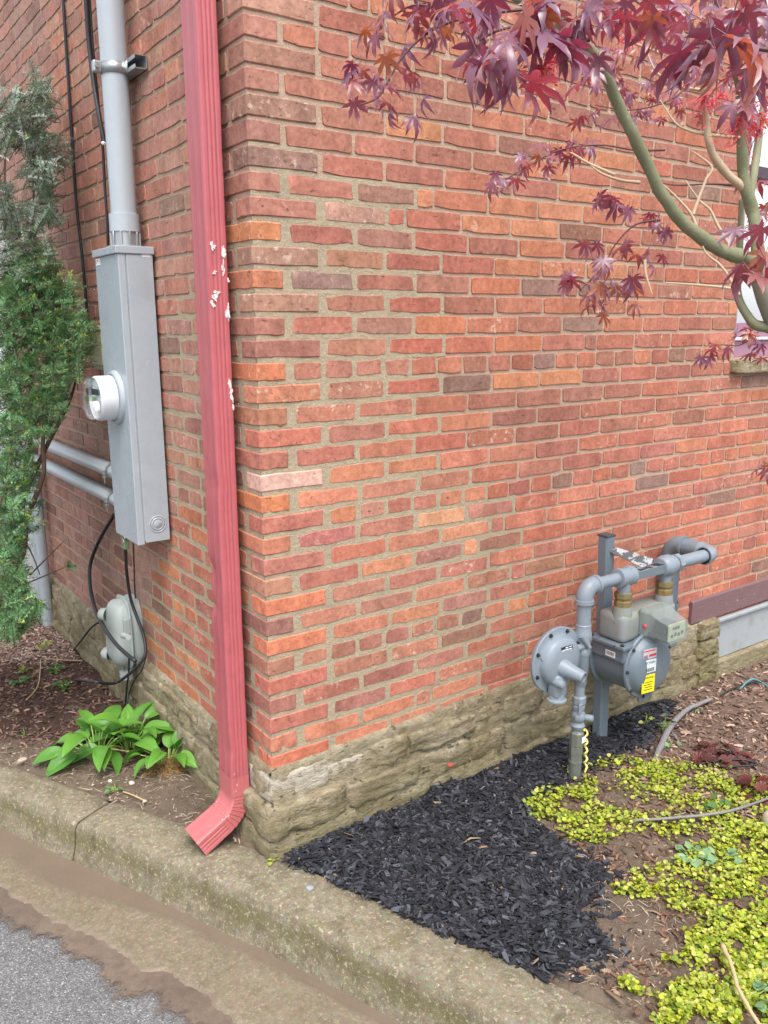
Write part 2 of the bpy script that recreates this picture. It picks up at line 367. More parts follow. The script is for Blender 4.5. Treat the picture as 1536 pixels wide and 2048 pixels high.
fs = [(i * (nt + 1) + j, i * (nt + 1) + j + 1, (i + 1) * (nt + 1) + j + 1, (i + 1) * (nt + 1) + j) for i in range(ns) for j in range(nt)]
mb.add(vs, fs); me = mb.mesh('gutter', M_GUTTER, True)
ca = me.color_attributes.new('Col', 'FLOAT_COLOR', 'POINT')
for i, m in enumerate(cols): ca.data[i].color = (m, m, m, 1)
tag(put('gutter', me), kind='structure')
# mud along the outer edge of the apron
mudm = soil_mat('wet_mud', S(100, 88, 78), S(116, 102, 90), S(84, 72, 64), 0.35); 
for nd in mudm.node_tree.nodes:
    if nd.type == 'BSDF_PRINCIPLED': nd.inputs['Roughness'].default_value = 0.42
    if nd.type == 'BUMP': nd.inputs['Strength'].default_value = 0.35
mb = MB(); vs = []
for i in range(ns + 1):
    s = S0 + 3.0 + (S1 - S0 - 6) * i / ns; w = gut_w(s); ow = w + 0.12 + 0.07 * fbm(Vector((s * 3.0, 7.7, 0)), 5) + 0.04 * fbm(Vector((s * 17, 2.7, 0)), 6)
    ow -= max(0, (CORN - 0.9 - s)) * 0.05
    for j in range(9):
        t = -(w - 0.03) - (ow - w + 0.03) * j / 8; p = curb_pt(s, t, 0)
        vs.append((p.x, p.y, ZP - 0.0005 + 0.0012 * fbm(p * 14, 3) - (0.009 if j == 8 else 0)))
mb.add(vs, [(i * 9 + j, i * 9 + j + 1, (i + 1) * 9 + j + 1, (i + 1) * 9 + j) for i in range(ns) for j in range(8)])
me = mb.mesh('mud', mudm, True); ca = me.color_attributes.new('Col', 'FLOAT_COLOR', 'POINT')
for i in range(len(vs)):
    f = max(0.0, 1 - (i % 9) / 8 * 1.0); ca.data[i].color = (f, f, f, 1)
nt_ = mudm.node_tree; pb_ = [q for q in nt_.nodes if q.type == 'BSDF_PRINCIPLED'][0]; ou_ = [q for q in nt_.nodes if q.type == 'OUTPUT_MATERIAL'][0]     # a film that thins out over the asphalt
tr_ = nt_.nodes.new('ShaderNodeBsdfTransparent'); mx_ = nt_.nodes.new('ShaderNodeMixShader'); at_ = nt_.nodes.new('ShaderNodeAttribute'); at_.attribute_name = 'Col'; nz_ = nt_.nodes.new('ShaderNodeTexNoise'); nz_.inputs['Scale'].default_value = 45; nz_.inputs['Detail'].default_value = 7; nz_.inputs['Roughness'].default_value = 0.75
ge_ = nt_.nodes.new('ShaderNodeNewGeometry'); nt_.links.new(ge_.outputs['Position'], nz_.inputs['Vector']); ad_ = nt_.nodes.new('ShaderNodeMath'); ad_.operation = 'ADD'; nt_.links.new(at_.outputs['Fac'], ad_.inputs[0]); nt_.links.new(nz_.outputs['Fac'], ad_.inputs[1])
rp_ = nt_.nodes.new('ShaderNodeValToRGB'); rp_.color_ramp.elements[0].position = 0.62; rp_.color_ramp.elements[1].position = 0.86; nt_.links.new(ad_.outputs[0], rp_.inputs[0])
nt_.links.new(rp_.outputs[0], mx_.inputs[0]); nt_.links.new(tr_.outputs[0], mx_.inputs[1]); nt_.links.new(pb_.outputs[0], mx_.inputs[2]); nt_.links.new(mx_.outputs[0], ou_.inputs[0])
tag(put('mud', me), kind='structure')

# curb: two poured lengths with an open joint between them
curb = empty('curb', (-0.3, 0.1, ZP)); tag(curb, kind='structure')
JS = curb_st(on_z(140, 1650, -0.30))[0] + 0.01
def curb_w(s): return 0.155 + 0.055 * min(1, max(0, (s - CORN + 1.1) / 0.9))
def curb_len(s0, s1):
    ns = max(8, int((s1 - s0) / 0.02)); mb = MB(); sec = []
    vs = []; m = 0
    for i in range(ns + 1):
        s = s0 + (s1 - s0) * i / ns; w = curb_w(s); endr = 0.0
        e = min(s - s0, s1 - s)
        if e < 0.012: endr = 0.010 * (1 - e / 0.012)
        sec = [(-0.012, ZP - 0.06), (-0.004, ZP + 0.006), (0.012, ZP + 0.06), (0.021, ZP + 0.115), (0.025, ZP + 0.138 - endr), (0.032, ZP + 0.148 - endr), (0.045, ZP + 0.1525 - endr),
               (w * 0.6, ZP + 0.155 - endr), (w - 0.012, ZP + 0.158 - endr), (w, ZP + 0.150 - endr), (w + 0.002, ZP + 0.05)]
        m = len(sec)
        for k, (t, z) in enumerate(sec):
            p = curb_pt(s, t, z); q = 0.0028 * fbm(p * 22, 4) + 0.005 * fbm(p * 5, 3)
            pk = max(0, 1 - abs(s - CORN + 0.02) / 0.3); q += pk * 0.004 * fbm(p * 60, 4)
            vs.append(p + (curb_pt(s, t + 1, z) - p) * q * (1 if k < 6 else 0.3) + Vector((0, 0, q * (1 if k > 3 else 0))))
    fs = [(i * m + j, i * m + j + 1, (i + 1) * m + j + 1, (i + 1) * m + j) for i in range(ns) for j in range(m - 1)]
    fs.append(tuple(range(m))); fs.append(tuple(reversed(range(ns * m, ns * m + m))))
    mb.add(vs, fs); return mb.build('curb_length', M_CURB, curb, 50)
curb_len(S0 + 3.5, JS - 0.004); curb_len(JS + 0.004, S1 - 3.5)

# soil bed behind the curb, both sides of the corner
def soil_z(x, y):
    v = Vector((x, y, 0)); z = ZG + 0.012 * fbm(v * 3, 4) + 0.006 * fbm(v * 14, 3)
    m = math.exp(-(((x - 0.60) / 0.10) ** 2 + ((y + 0.86) / 0.10) ** 2)); z += 0.028 * m * (0.7 + 0.5 * fbm(v * 30, 3))      # bare earth hump
    return z
mb = MB(); vs = []; SA, SB = S0 + 3.6, S1 - 3.6; ns = 330; nt = 60
for i in range(ns + 1):
    s = SA + (SB - SA) * i / ns
    for j in range(nt + 1):
        t = curb_w(s) - 0.008 + 4.2 * (j / nt) ** 1.7; p = curb_pt(s, t, 0)
        st_z = soil_z(p.x, p.y); e = min(1, (t - curb_w(s)) / 0.05); vs.append((p.x, p.y, (ZP + 0.150) * (1 - max(0, e)) + st_z * max(0, e)))
mb.add(vs, [(i * (nt + 1) + j, i * (nt + 1) + j + 1, (i + 1) * (nt + 1) + j + 1, (i + 1) * (nt + 1) + j) for i in range(ns) for j in range(nt)])
tag(mb.build('ground', M_SOIL, None, True), kind='structure')

# ------------------------------------------------------------------ the brick building
PITCH = 0.065; BL = 0.229; HL = 0.1115
XA = 4.6; YB = 3.08; ROWS = range(-32, 34)      # row k lies between z=(33-k)*PITCH and (34-k)*PITCH
WX0, WX1, WZ0, WZ1 = 2.345, 3.35, 1.245, 2.95    # window opening in the wall that faces -Y
building = empty('brick_building', (0, 0, ZG)); tag(building, 'old red brick house corner on a rough limestone foundation', 'building')

def bound_a(z):
    pts = [(-0.1, 0.82), (0.06, 0.9), (0.15, 1.02), (0.3, 1.16), (0.42, 1.10), (0.55, 1.0), (0.75, 0.97), (0.86, 0.83), (0.98, 0.66), (1.05, 0.58), (1.75, 0.585), (1.82, 0.60), (1.86, 0.2), (1.9, 0.0)]
    for (a, x0), (b, x1) in zip(pts, pts[1:]):
        if a <= z <= b: return x0 + (x1 - x0) * (z - a) / (b - a)
    return 0.0
def bound_b(z):
    pts = [(-0.1, 1.08), (0.3, 1.1), (0.45, 0.98), (0.62, 0.86), (0.9, 0.72), (1.45, 0.62), (1.6, 0.3), (1.7, 0.0)]
    for (a, x0), (b, x1) in zip(pts, pts[1:]):
        if a <= z <= b: return x0 + (x1 - x0) * (z - a) / (b - a)
    return 0.0

PAL_OLD = [(182, 98, 78), (172, 90, 74), (190, 104, 82), (165, 86, 70), (176, 100, 84), (196, 108, 78), (168, 92, 78), (186, 92, 70), (200, 112, 78), (164, 94, 80)]
PAL_NEW = [(196, 112, 92), (206, 116, 86), (184, 106, 92), (216, 124, 90), (178, 98, 84), (168, 104, 92), (200, 98, 78), (224, 128, 86), (188, 118, 98)]
PAL_LOW = [(196, 98, 76), (204, 106, 80), (186, 92, 76), (210, 112, 84), (178, 92, 80), (192, 108, 90)]
PAL_BUP = [(194, 118, 104), (188, 110, 98), (182, 112, 102), (202, 120, 98), (174, 110, 102), (198, 132, 116), (186, 128, 116)]
PAL_BFAR = [(176, 122, 114), (166, 114, 108), (184, 130, 122), (154, 108, 102), (186, 122, 108), (168, 126, 120)]
PAL_BOR = [(214, 118, 74), (206, 108, 72), (196, 104, 78), (220, 126, 78), (188, 98, 80), (178, 96, 84)]
# bricks of the photograph that stand out by colour: pixel on the brick, sRGB colour, lime bloom 0..1
NOTE = [(520,45,186,106,95,0),(630,60,204,112,84,0),(730,80,186,100,88,0),(560,130,166,106,92,0),(690,150,186,100,86,0),(525,165,178,106,96,.9),(630,185,172,98,82,0),(735,210,176,96,80,0),(560,215,160,100,90,1),(700,245,165,95,80,0),(810,262,212,132,70,0),
 (530,265,182,100,90,0),(635,275,165,95,82,0),(770,305,186,100,86,0),(560,310,146,98,86,.4),(705,335,182,90,78,0),(805,355,165,85,75,0),(535,360,192,106,86,0),(640,375,180,98,88,0),(770,395,138,100,92,.3),(560,420,186,106,92,0),(705,438,172,134,124,1),(830,450,182,84,66,0),
 (530,468,210,116,68,0),(635,478,160,72,68,.2),(765,485,156,104,98,0),(870,500,178,80,64,0),(570,515,162,114,100,1),(700,522,176,122,92,.3),(820,535,164,70,62,0),(540,558,198,106,76,0),(640,560,126,110,118,.5),(765,568,178,96,86,0),(570,607,164,106,92,1),(700,612,182,112,96,0),(810,618,176,76,66,0),
 (545,652,152,100,76,0),(640,652,204,106,96,0),(770,655,158,110,106,.2),(885,655,216,108,64,.3),(580,698,164,94,88,0),(710,700,182,116,96,0),(810,700,194,80,62,0),(545,740,210,116,86,.3),(612,742,182,106,92,0),(675,742,176,106,98,0),(725,742,176,106,96,0),(775,742,180,110,100,0),(830,742,186,92,72,0),
 (585,785,196,116,90,0),(710,782,164,104,90,1),(815,780,176,104,90,0),(545,833,176,106,86,0),(640,830,190,106,86,.9),(765,822,190,106,90,0),(580,878,204,100,78,0),(705,868,174,100,94,.2),(800,860,204,96,76,0),(555,922,170,112,98,0),(645,915,182,86,80,0),(755,900,198,106,80,0),(580,963,232,178,172,1),(700,952,218,122,86,0),(800,936,212,122,82,0),
 (555,1008,214,112,62,0),(655,997,224,122,92,0),(770,985,202,120,102,0),(580,1047,190,96,82,.8),(700,1030,208,112,66,0),(785,1015,176,86,82,0),(865,1040,240,170,118,.6),(555,1095,228,126,86,0),(648,1080,184,84,98,.5),(760,1062,186,106,98,0),(580,1130,180,106,98,0),(700,1110,202,96,76,0),(805,1090,202,116,92,0),
 (560,1180,184,160,158,.7),(655,1150,180,86,80,0),(770,1125,220,132,90,.4),(590,1210,228,116,82,0),(715,1195,186,116,102,0),(800,1170,190,106,100,.2),(562,1255,104,74,92,.3),(655,1240,202,120,102,0),(590,1290,224,112,76,0),(705,1265,216,120,92,0),(570,1335,176,116,92,.2),(630,1315,186,112,92,0),(688,1300,164,104,90,0),(735,1285,160,90,84,0),
 (585,1370,192,90,82,0),(690,1345,176,110,92,0),(800,1310,198,116,92,.9),(568,1412,112,104,112,.8),(655,1385,176,86,76,1),(775,1350,150,80,82,.2),(600,1450,198,100,84,0),(715,1410,168,100,102,0),(575,1495,196,120,96,.5),(665,1470,228,126,92,0),(775,1415,234,126,86,0),(600,1520,220,106,76,.4),(690,1490,216,110,86,0),(755,1465,222,120,86,0),
 (1040,295,136,84,80,0),(1140,235,140,80,76,0),(1225,250,122,76,70,0),(1080,505,196,100,58,0),(1190,478,112,72,58,0),(930,360,190,96,72,0),(960,395,196,100,70,0),(1020,755,220,128,74,0),(1110,755,220,134,76,0),(1290,932,120,116,122,.4),(1145,958,120,96,96,0),(1335,645,180,92,76,0),(940,540,170,74,64,0),(1010,560,206,100,62,0),(1075,500,196,100,58,0),
 (935,735,150,92,78,0),(985,730,172,92,80,0),(1365,715,120,96,88,0),(1040,700,206,104,60,0),(1130,875,176,84,78,0),(1180,905,168,84,80,0),(990,920,212,120,70,0),(1030,905,190,104,84,0),(900,1130,190,100,96,.9),(975,1090,150,100,84,0),(1000,1075,150,100,86,0),(885,1245,150,98,84,0),(950,1258,120,86,76,0),(850,1035,240,172,120,.7),(1130,1110,164,112,86,0),(1060,1190,216,112,78,0),
 (1510,890,196,124,74,0),(1490,760,150,106,104,.3),(1530,760,116,100,100,0),(1420,770,176,96,82,0),(930,690,190,84,64,0),(870,760,190,82,68,0)]
def jit(c, a=9): 
    d = U(-a, a); return tuple(max(20, min(245, v + d + U(-4, 4))) for v in c)

def brick_mesh(L, H, seed, rough):
    """front of one brick, local x along, z up, face towards -y; outline uneven, arris worn"""
    r = random.Random(seed); hx, hz = L / 2, H / 2
    nx = 4 if L > 0.15 else 2
    pts = []
    c = 0.004 + 0.003 * r.random()
    for i in range(nx + 1): pts.append((-hx + c + (L - 2 * c) * i / nx, -hz))
    pts.append((hx, -hz + c)); pts.append((hx, hz - c))
    for i in range(nx + 1): pts.append((hx - c - (L - 2 * c) * i / nx, hz))
    pts.append((-hx, hz - c)); pts.append((-hx, -hz + c))
    pts = [(x + r.uniform(-rough, rough), z + r.uniform(-rough, rough) * 0.8) for x, z in pts]
    for ci in (0, nx, nx + 3, 2 * nx + 3):      # knocked-off corners on some bricks
        if r.random() < (0.16 if rough < 0.003 else 0.30):
            k_ = r.uniform(0.004, 0.011); x, z = pts[ci]; pts[ci] = (x - math.copysign(k_, x), z - math.copysign(k_ * 0.55, z))
    n = len(pts); b = 0.0022
    def ins(p, d): return (p[0] * (1 - d / hx), p[1] * (1 - d / hz))
    V = [(x, 0.010, z) for x, z in pts]
    q = [ins(p, 0.0008) for p in pts]; V += [(x, -0.0002 + r.uniform(-0.0008, 0.0008), z) for x, z in q]
    q = [ins(p, b) for p in pts]; V += [(x, -0.0026 + r.uniform(-0.0007, 0.0007), z) for x, z in q]
    F = []
    for k in range(2):
        for i in range(n): F.append((k * n + i, k * n + (i + 1) % n, (k + 1) * n + (i + 1) % n, (k + 1) * n + i))
    F.append(tuple(range(2 * n, 3 * n)))
    return V, F
NV = 14
PROTO = {}
for kind, L, H in (('so', BL - 0.0095, 0.0548), ('ho', HL - 0.0095, 0.0548), ('sn', BL - 0.0175, 0.0500), ('hn', HL - 0.0165, 0.0500)):
    PROTO[kind] = [brick_mesh(L, H, hash((kind[0] == 's', kind[1] == 'o', i)) % 9999, 0.0024 if kind[1] == 'o' else 0.0038) for i in range(NV)]
PROTO_ME = {}
def proto_me(kind, i):
    if (kind, i) not in PROTO_ME:
        me = bpy.data.meshes.new('brick_' + kind); V, F = PROTO[kind][i]; me.from_pydata(V, [], F); me.materials.append(M_BRICK1)
        me.polygons.foreach_set('use_smooth', [True] * len(me.polygons)); 
        try: me.set_sharp_from_angle(angle=RAD(40))
        except Exception: pass
        PROTO_ME[(kind, i)] = me
    return PROTO_ME[(kind, i)]
BR = {'a': [], 'b': []}                       # (u, z, kind, variant, scale, colour, lime)
def layout(wall):
    U1 = XA if wall == 'a' else YB
    for k in ROWS:
        zc = (33.5 - k) * PITCH; bd = bound_a(zc) if wall == 'a' else bound_b(zc)
        hdr_row = (k % 7 == 0 and k >= 14) or (k % 7 == 0 and k <= 0)
        first = HL if (k % 2 == 0) == (wall == 'a') else BL
        u = first; rr = random.Random(k * 31 + (5 if wall == 'a' else 77))
        while u < U1 - 0.04:
            L = HL if hdr_row else BL
            L2 = L * rr.uniform(0.965, 1.03)
            if not hdr_row and rr.random() < 0.025: L2 = HL * 0.6; 
            if u + L2 > U1 - 0.01: L2 = U1 - u
            if wall == 'a' and WZ0 - 0.03 < zc < WZ1 + 0.03 and u < WX0 < u + L2: L2 = WX0 - u
            if L2 < 0.03: u += L2; continue
            uc = u + L2 / 2; new = uc < bd
            if not (wall == 'a' and WX0 - 0.02 < uc < WX1 + 0.02 and WZ0 - 0.02 < zc < WZ1 + 0.03):
                kind = ('h' if L2 < 0.16 else 's') + ('n' if new else 'o'); base = (HL if kind[0] == 'h' else BL)
                if wall == 'a': pal = PAL_NEW if new else (PAL_LOW if zc < 0.95 else PAL_OLD)
                else: pal = PAL_BOR if (new and zc < 0.75) else (PAL_BFAR if (uc > 1.0 and zc < 1.0) or uc > 1.9 else PAL_BUP)
                col = jit(rr.choice(pal), 10); lime = rr.random() if not new else 0.45 + 0.5 * rr.random()
                if rr.random() < (0.025 if wall == 'a' else 0.06): col = jit((136, 98, 90), 12)
                BR[wall].append([uc, zc + rr.uniform(-0.0014, 0.0014) + 0.0032 * fbm(Vector((uc * 1.6, k * 0.37, 4 if wall == 'a' else 8)), 3), kind, rr.randrange(NV), (L2 / base, 1.0, rr.uniform(0.96, 1.04)), col, lime, u, L2])
            u += L2
layout('a'); layout('b')
for px, py, r_, g_, b_, lm in NOTE:
    P = on_y(px, py, -0.003)
    for b in BR['a']:
        if abs(P.x - b[0]) < b[8] / 2 and abs(P.z - b[1]) < PITCH / 2: b[5] = tuple(0.68 * v + 0.32 * w for v, w in zip((r_, g_, b_), (192, 108, 82) if py > 600 else (178, 102, 82))); b[6] = 0.78 + 0.2 * lm if lm > 0.3 else 0.3
def bcol(c, lime, k=1.06): 
    c = tuple(0.76 * v + 0.24 * w for v, w in zip(c, (194, 112, 92))); r, g, b, _ = S(*c); m = 0.14 * (0.3 * r + 0.5 * g + 0.2 * b) + 0.024; return (r * k * 0.81 + m, g * k * 0.96 + m, b * k * 0.90 + m * 0.9, lime)  # the grey lift is a veil of haze painted into the brick colours
# which ones show largest
def size_px(wall, b):
    if wall == 'a': a0 = proj((b[7], 0, b[1])); a1 = proj((b[7] + b[8], 0, b[1]))
    else: a0 = proj((0, b[7], b[1])); a1 = proj((0, b[7] + b[8], b[1]))
    m = ((a0[0] + a1[0]) / 2, (a0[1] + a1[1]) / 2)
    vis = -10 < m[0] < 1546 and -10 < m[1] < 2058
    return (abs(a1[0] - a0[0]) * PITCH * FPX / a0[2]) if vis else 0
rank = sorted([(-size_px(w, b), w, i) for w in 'ab' for i, b in enumerate(BR[w])])
SINGLE = set((w, i) for s_, w, i in rank[:262] if s_ < 0)
walls = {}
# mortar cores behind the bricks
def wall_core(wall):
    mb = MB()
    if wall == 'a':
        for x0, x1, z0, z1 in ((0.0, WX0, -0.02, 4.3), (WX1, XA, -0.02, 4.3), (WX0, WX1, -0.02, WZ0), (WX0, WX1, WZ1, 4.3)): mb.box((x0 + 0.0005 * (x0 == 0), 0.0012, z0), (x1, 0.30, z1))
    else: mb.box((0.0013, 0.3005, -0.02), (0.30, YB, 4.3)); mb.box((0.0011, 0.0019, -0.0195), (0.31, 0.3, 4.299))
    return mb.build('brick_wall', M_MORTAR, building)
walls['a'] = wall_core('a'); walls['b'] = wall_core('b')
tag(walls['a'], 'brick wall with the gas meter in front of it'); tag(walls['b'], 'brick wall carrying the grey electrical panel')
# repointed mortar, a stepped sheet a little proud of the old joints
for wall in 'ab':
    mb = MB(); off = -0.0010
    for k in ROWS:
        zc = (33.5 - k) * PITCH; z0 = zc - PITCH / 2; z1 = zc + PITCH / 2; e = [b[7] + b[8] for b in BR[wall] if abs(b[1] - zc) < 0.01 and b[2][1] == 'n']
        bd = bound_a(zc) if wall == 'a' else bound_b(zc)
        if bd < 0.12: continue
        x1 = (max(e) if e else 0.2) + 0.006; nx = int(x1 / 0.012) + 1
        def fn(u, v):
            x = u * x1; z = z0 - 0.004 + (z1 - z0 + 0.008) * v; q = off - 0.0010 * fbm(Vector((x * 70, z * 70, 3 if wall == 'a' else 9)), 3) - 0.0005 * fbm(Vector((x * 220, z * 220, 1)), 2)
            return (x, q, z) if wall == 'a' else (q, x, z)
        b0 = len(mb.f); mb.grid(fn, nx, 6)
        if wall == 'b':
            for f in mb.f[b0:]: f.reverse()
    mb.build('mortar_patch', M_MORTAR2, walls[wall], True)
# the bricks themselves
RZ = Matrix.Rotation(-math.pi / 2, 4, 'Z')
for wall in 'ab':
    mj = MB()
    for i, b in enumerate(BR[wall]):
        uc, zc, kind, var, sc, col, lime = b[:7]
        T = Matrix.Translation((uc, 0, zc)) if wall == 'a' else Matrix.Translation((0, uc, zc)) @ RZ
        T = T @ Matrix.Rotation(U(-0.006, 0.006), 4, 'Y') @ Matrix.Diagonal((sc[0], 1, sc[2], 1))
        if (wall, i) in SINGLE:
            o = put('brick', proto_me(kind, var), walls[wall], T); o.color = bcol(col, lime)
        else:
            V, F = PROTO[kind][var]; mj.col = bcol(col, lime); mj.add([T @ Vector(v) for v in V], F)
    tag(mj.build('brick', M_BRICKN, walls[wall], 40, True), kind='stuff')
# corner bricks show on both walls
CORNC = {0:(176,106,96),1:(160,104,90),2:(172,106,96),3:(150,104,92),4:(166,104,96),5:(136,98,92),6:(176,104,92),7:(178,104,92),8:(212,118,66),9:(166,120,104),10:(200,108,74),11:(182,126,108),12:(176,104,92),13:(166,96,88),14:(220,112,66),15:(206,116,84),16:(180,108,80),17:(204,100,82),18:(184,98,82),19:(228,172,166),20:(214,110,58),21:(190,96,84),22:(206,112,84),23:(190,104,94),24:(200,128,104),25:(228,114,76),26:(150,88,86),27:(222,112,74),28:(178,108,90),29:(200,94,82),30:(170,96,90),31:(198,100,86),32:(202,110,86),33:(220,104,74)}
mj = MB()
for k in ROWS:
    zc = (33.5 - k) * PITCH; new = zc < 1.85; H = 0.0515 if new else 0.0545
    La = (HL if k % 2 == 0 else BL) - (0.016 if new else 0.010); Lb = (BL if k % 2 == 0 else HL) - (0.016 if new else 0.010)
    bm = bmesh.new(); bmesh.ops.create_cube(bm, size=1); rr = random.Random(900 + k)
    for v in bm.verts: v.co = Vector((-0.004 + La / 2 + v.co.x * La, -0.004 + Lb / 2 + v.co.y * Lb, zc + v.co.z * H))
    bmesh.ops.subdivide_edges(bm, edges=[e for e in bm.edges if abs((e.verts[0].co - e.verts[1].co).z) < 0.001], cuts=3, use_grid_fill=True)
    for v in bm.verts: v.co += Vector((rr.uniform(-1, 1), rr.uniform(-1, 1), rr.uniform(-1, 1))) * 0.0014
    bmesh.ops.bevel(bm, geom=[e for e in bm.edges if len(e.link_faces) == 2 and e.calc_face_angle(0) > 0.7], offset=0.0035, segments=1, affect='EDGES')
    bm.verts.index_update(); col = bcol(CORNC.get(k, jit(random.choice(PAL_BUP))), U(0, 1) if k not in (3, 9, 11, 19) else 0.97)
    if k >= 0:
        me = bpy.data.meshes.new('corner_brick'); bm.to_mesh(me); me.materials.append(M_BRICK1); o = put('corner_brick', me, walls['a']); o.color = col
    else:
        mj.col = col; mj.add([v.co for v in bm.verts], [[v.index for v in f.verts] for f in bm.faces])
    bm.free()
tag(mj.build('corner_brick', M_BRICKN, walls['a'], None, True), kind='stuff')
# inside and back of the house so that no light leaks: far walls and a flat roof slab
mb = MB(); mb.box((0.31, YB - 0.25, -0.3), (XA, YB - 0.004, 4.28)); mb.box((XA - 0.25, 0.31, -0.3), (XA - 0.004, YB - 0.26, 4.28))
mb.build('rear_wall', M_MORTAR, building)
mb = MB(); mb.bbox((-0.25, -0.25, 4.302), (XA + 0.2, YB + 0.2, 4.42), 0.01); mb.build('roof', plain('roof_edge', S(120, 96, 88)), building)

# foundation: rubble limestone, parged
found = MB()
def parge(fn_axis, u1, out):
    def fn(u, v):
        uu = u * u1; z = -0.36 + 0.385 * v + (0.03 * min(1, uu / 1.2) * (v > 0.9) if fn_axis == 'a' else 0)
        q = 0.014 + 0.024 * (1 - v) + 0.013 * fbm(Vector((uu * 9, z * 14, 3 if fn_axis == 'a' else 31)), 5) + 0.004 * fbm(Vector((uu * 50, z * 50, 5)), 3)
        if v > 0.97: q = -0.01
        return (uu - 0.012 * (1 - u), -q, z) if fn_axis == 'a' else (-q, uu - 0.012 * (1 - u), z)
    b0 = len(found.f); found.grid(fn, int(u1 / 0.018), 24)
    if fn_axis == 'b':
        for f in found.f[b0:]: f.reverse()
parge('a', 2.335, -1); parge('b', YB, -1)
fnd = found.build('foundation', M_PARGE, building, True)
def rough_block(c, sz, seed, amp=0.012, n=10, p=13.0):
    """a hewn stone: a block with worn arrises and a broken face"""
    vs = []; fs = []; idx = {}
    def vert(x, y, z):
        key = (round(x, 4), round(y, 4), round(z, 4))
        if key not in idx:
            v = Vector((x, y, z)); l = (abs(x) ** p + abs(y) ** p + abs(z) ** p) ** (1 / p); v = v / l
            w = Vector((v.x * sz[0] / 2, v.y * sz[1] / 2, v.z * sz[2] / 2))
            nn = Vector((v.x / sz[0], v.y / sz[1], v.z / sz[2])).normalized(); q = w * 16 + Vector((seed * 3.7, seed * 1.3, seed))
            d = amp * fbm(q, 4) + amp * 0.4 * fbm(q * 4, 3); st = round(fbm(q * 0.7 + Vector((9, 0, 0)), 2) * 3) / 3 * amp * 0.8
            idx[key] = len(vs); vs.append(Vector(c) + w + nn * (d + st))
        return idx[key]
    for ax in range(3):
        for sg in (-1, 1):
            for i in range(n):
                for j in range(n):
                    q = []
                    for di, dj in ((0, 0), (1, 0), (1, 1), (0, 1)):
                        a = -1 + 2 * (i + di) / n; b = -1 + 2 * (j + dj) / n; co = [0, 0, 0]; co[ax] = sg; co[(ax + 1) % 3] = a; co[(ax + 2) % 3] = b; q.append(vert(*co))
                    fs.append(q if sg > 0 else q[::-1])
    return vs, fs
rs = random.Random(4); sid = 0
def rr_d(rs, z0): return rs.uniform(0.020, 0.034) + (0.010 if z0 < -0.2 else 0)
M_QUOIN = stone_mat('whitewashed_stone', 0.3)
for nd in M_QUOIN.node_tree.nodes:
    if nd.type == 'VALTORGB' and abs(nd.color_ramp.elements[0].position - 0.58) < 0.001 and abs(nd.color_ramp.elements[1].position - 0.68) < 0.001: nd.color_ramp.elements[0].position = 0.38; nd.color_ramp.elements[1].position = 0.52
def stone(lo, hi, amp=0.010, mat=None):
    global sid; sid += 1
    c = [(a + b) / 2 for a, b in zip(lo, hi)]; sz = [b - a for a, b in zip(lo, hi)]
    mb = MB(); mb.add(*rough_block(c, sz, sid, amp)); return mb.build('foundation_stone', mat or M_STONE, fnd, 55)
stone((-0.022, -0.022, -0.098), (0.20, 0.17, -0.004), 0.006, M_QUOIN)           # quoin under the corner
stone((-0.050, -0.050, -0.215), (0.26, 0.24, -0.100), 0.012)
stone((-0.048, -0.046, -0.340), (0.30, 0.26, -0.205), 0.012)
stone((0.19, -0.020, -0.085), (0.345, 0.05, -0.028), 0.005, M_QUOIN)
for wall, u1 in (('a', 2.33), ('b', YB)):
    for z0, z1 in ((-0.345, -0.215), (-0.215, -0.105), (-0.105, -0.006)):
        u = (0.30 if z0 < -0.3 else (0.26 if z0 < -0.2 else (0.36 if wall == 'a' else 0.19)))
        while u < u1 - 0.05:
            w = rs.uniform(0.13, 0.34); w = min(w, u1 - u); d = rr_d(rs, z0); top = z1 - rs.uniform(0.0, 0.018); bot = z0 + rs.uniform(-0.004, 0.01)
            if z1 > -0.05 and wall == 'a': top += 0.045 * max(0, min(1, (u - 0.6) / 1.2))
            if w > 0.05:
                if wall == 'a': stone((u + 0.004, -d, bot), (u + w - 0.004, 0.06, top), 0.0085)
                else: stone((-d, u + 0.004, bot), (0.06, u + w - 0.004, top), 0.0085)
            u += w
# mossy stone jamb beside the basement vent
M_MOSS = stone_mat('mossy_stone', 1.0)
for nd in M_MOSS.node_tree.nodes:
    if nd.type == 'MATH' and nd.operation == 'MULTIPLY_ADD' and abs(nd.inputs[1].default_value + 4) < 0.01: nd.inputs[2].default_value = 0.75
for i in range(4): stone((2.20, -0.055, -0.30 + i * 0.085), (2.338, 0.05, -0.215 + i * 0.085), 0.013, M_MOSS)
# basement vent: painted steel panel under a timber lintel
vent = empty('basement_panel', (2.8, 0, -0.2)); vent.parent = building; vent.matrix_parent_inverse = wmat(building).inverted()
m_vent = plain('grey_painted_steel', S(150, 156, 160), 0.5, 0, 0.06, 6, 0.05, dirt=(S(118, 122, 84), 0.55))
mb = MB(); mb.bbox((2.342, -0.022, -0.178), (3.55, -0.006, 0.026), 0.003); mb.build('sheet', m_vent, vent)
mb = MB(); mb.bbox((2.342, -0.040, 0.014), (3.55, -0.0225, 0.030), 0.003); mb.build('drip_edge', m_vent, vent)
mb = MB(); mb.bbox((2.345, -0.05, -0.36), (3.55, 0.05, -0.181), 0.006); mb.build('sill', M_PARGE, building)
n = NT('lintel_timber'); g = n.noise(12, 6, 0.6, n.scalev((1.0, 8, 14))); c = n.mix(g, S(96, 74, 78), S(128, 100, 102)); c = n.mix(n.ramp(n.noise(40, 4), [(0.66, 0.0), (0.7, 0.8)]), c, S(180, 150, 140))
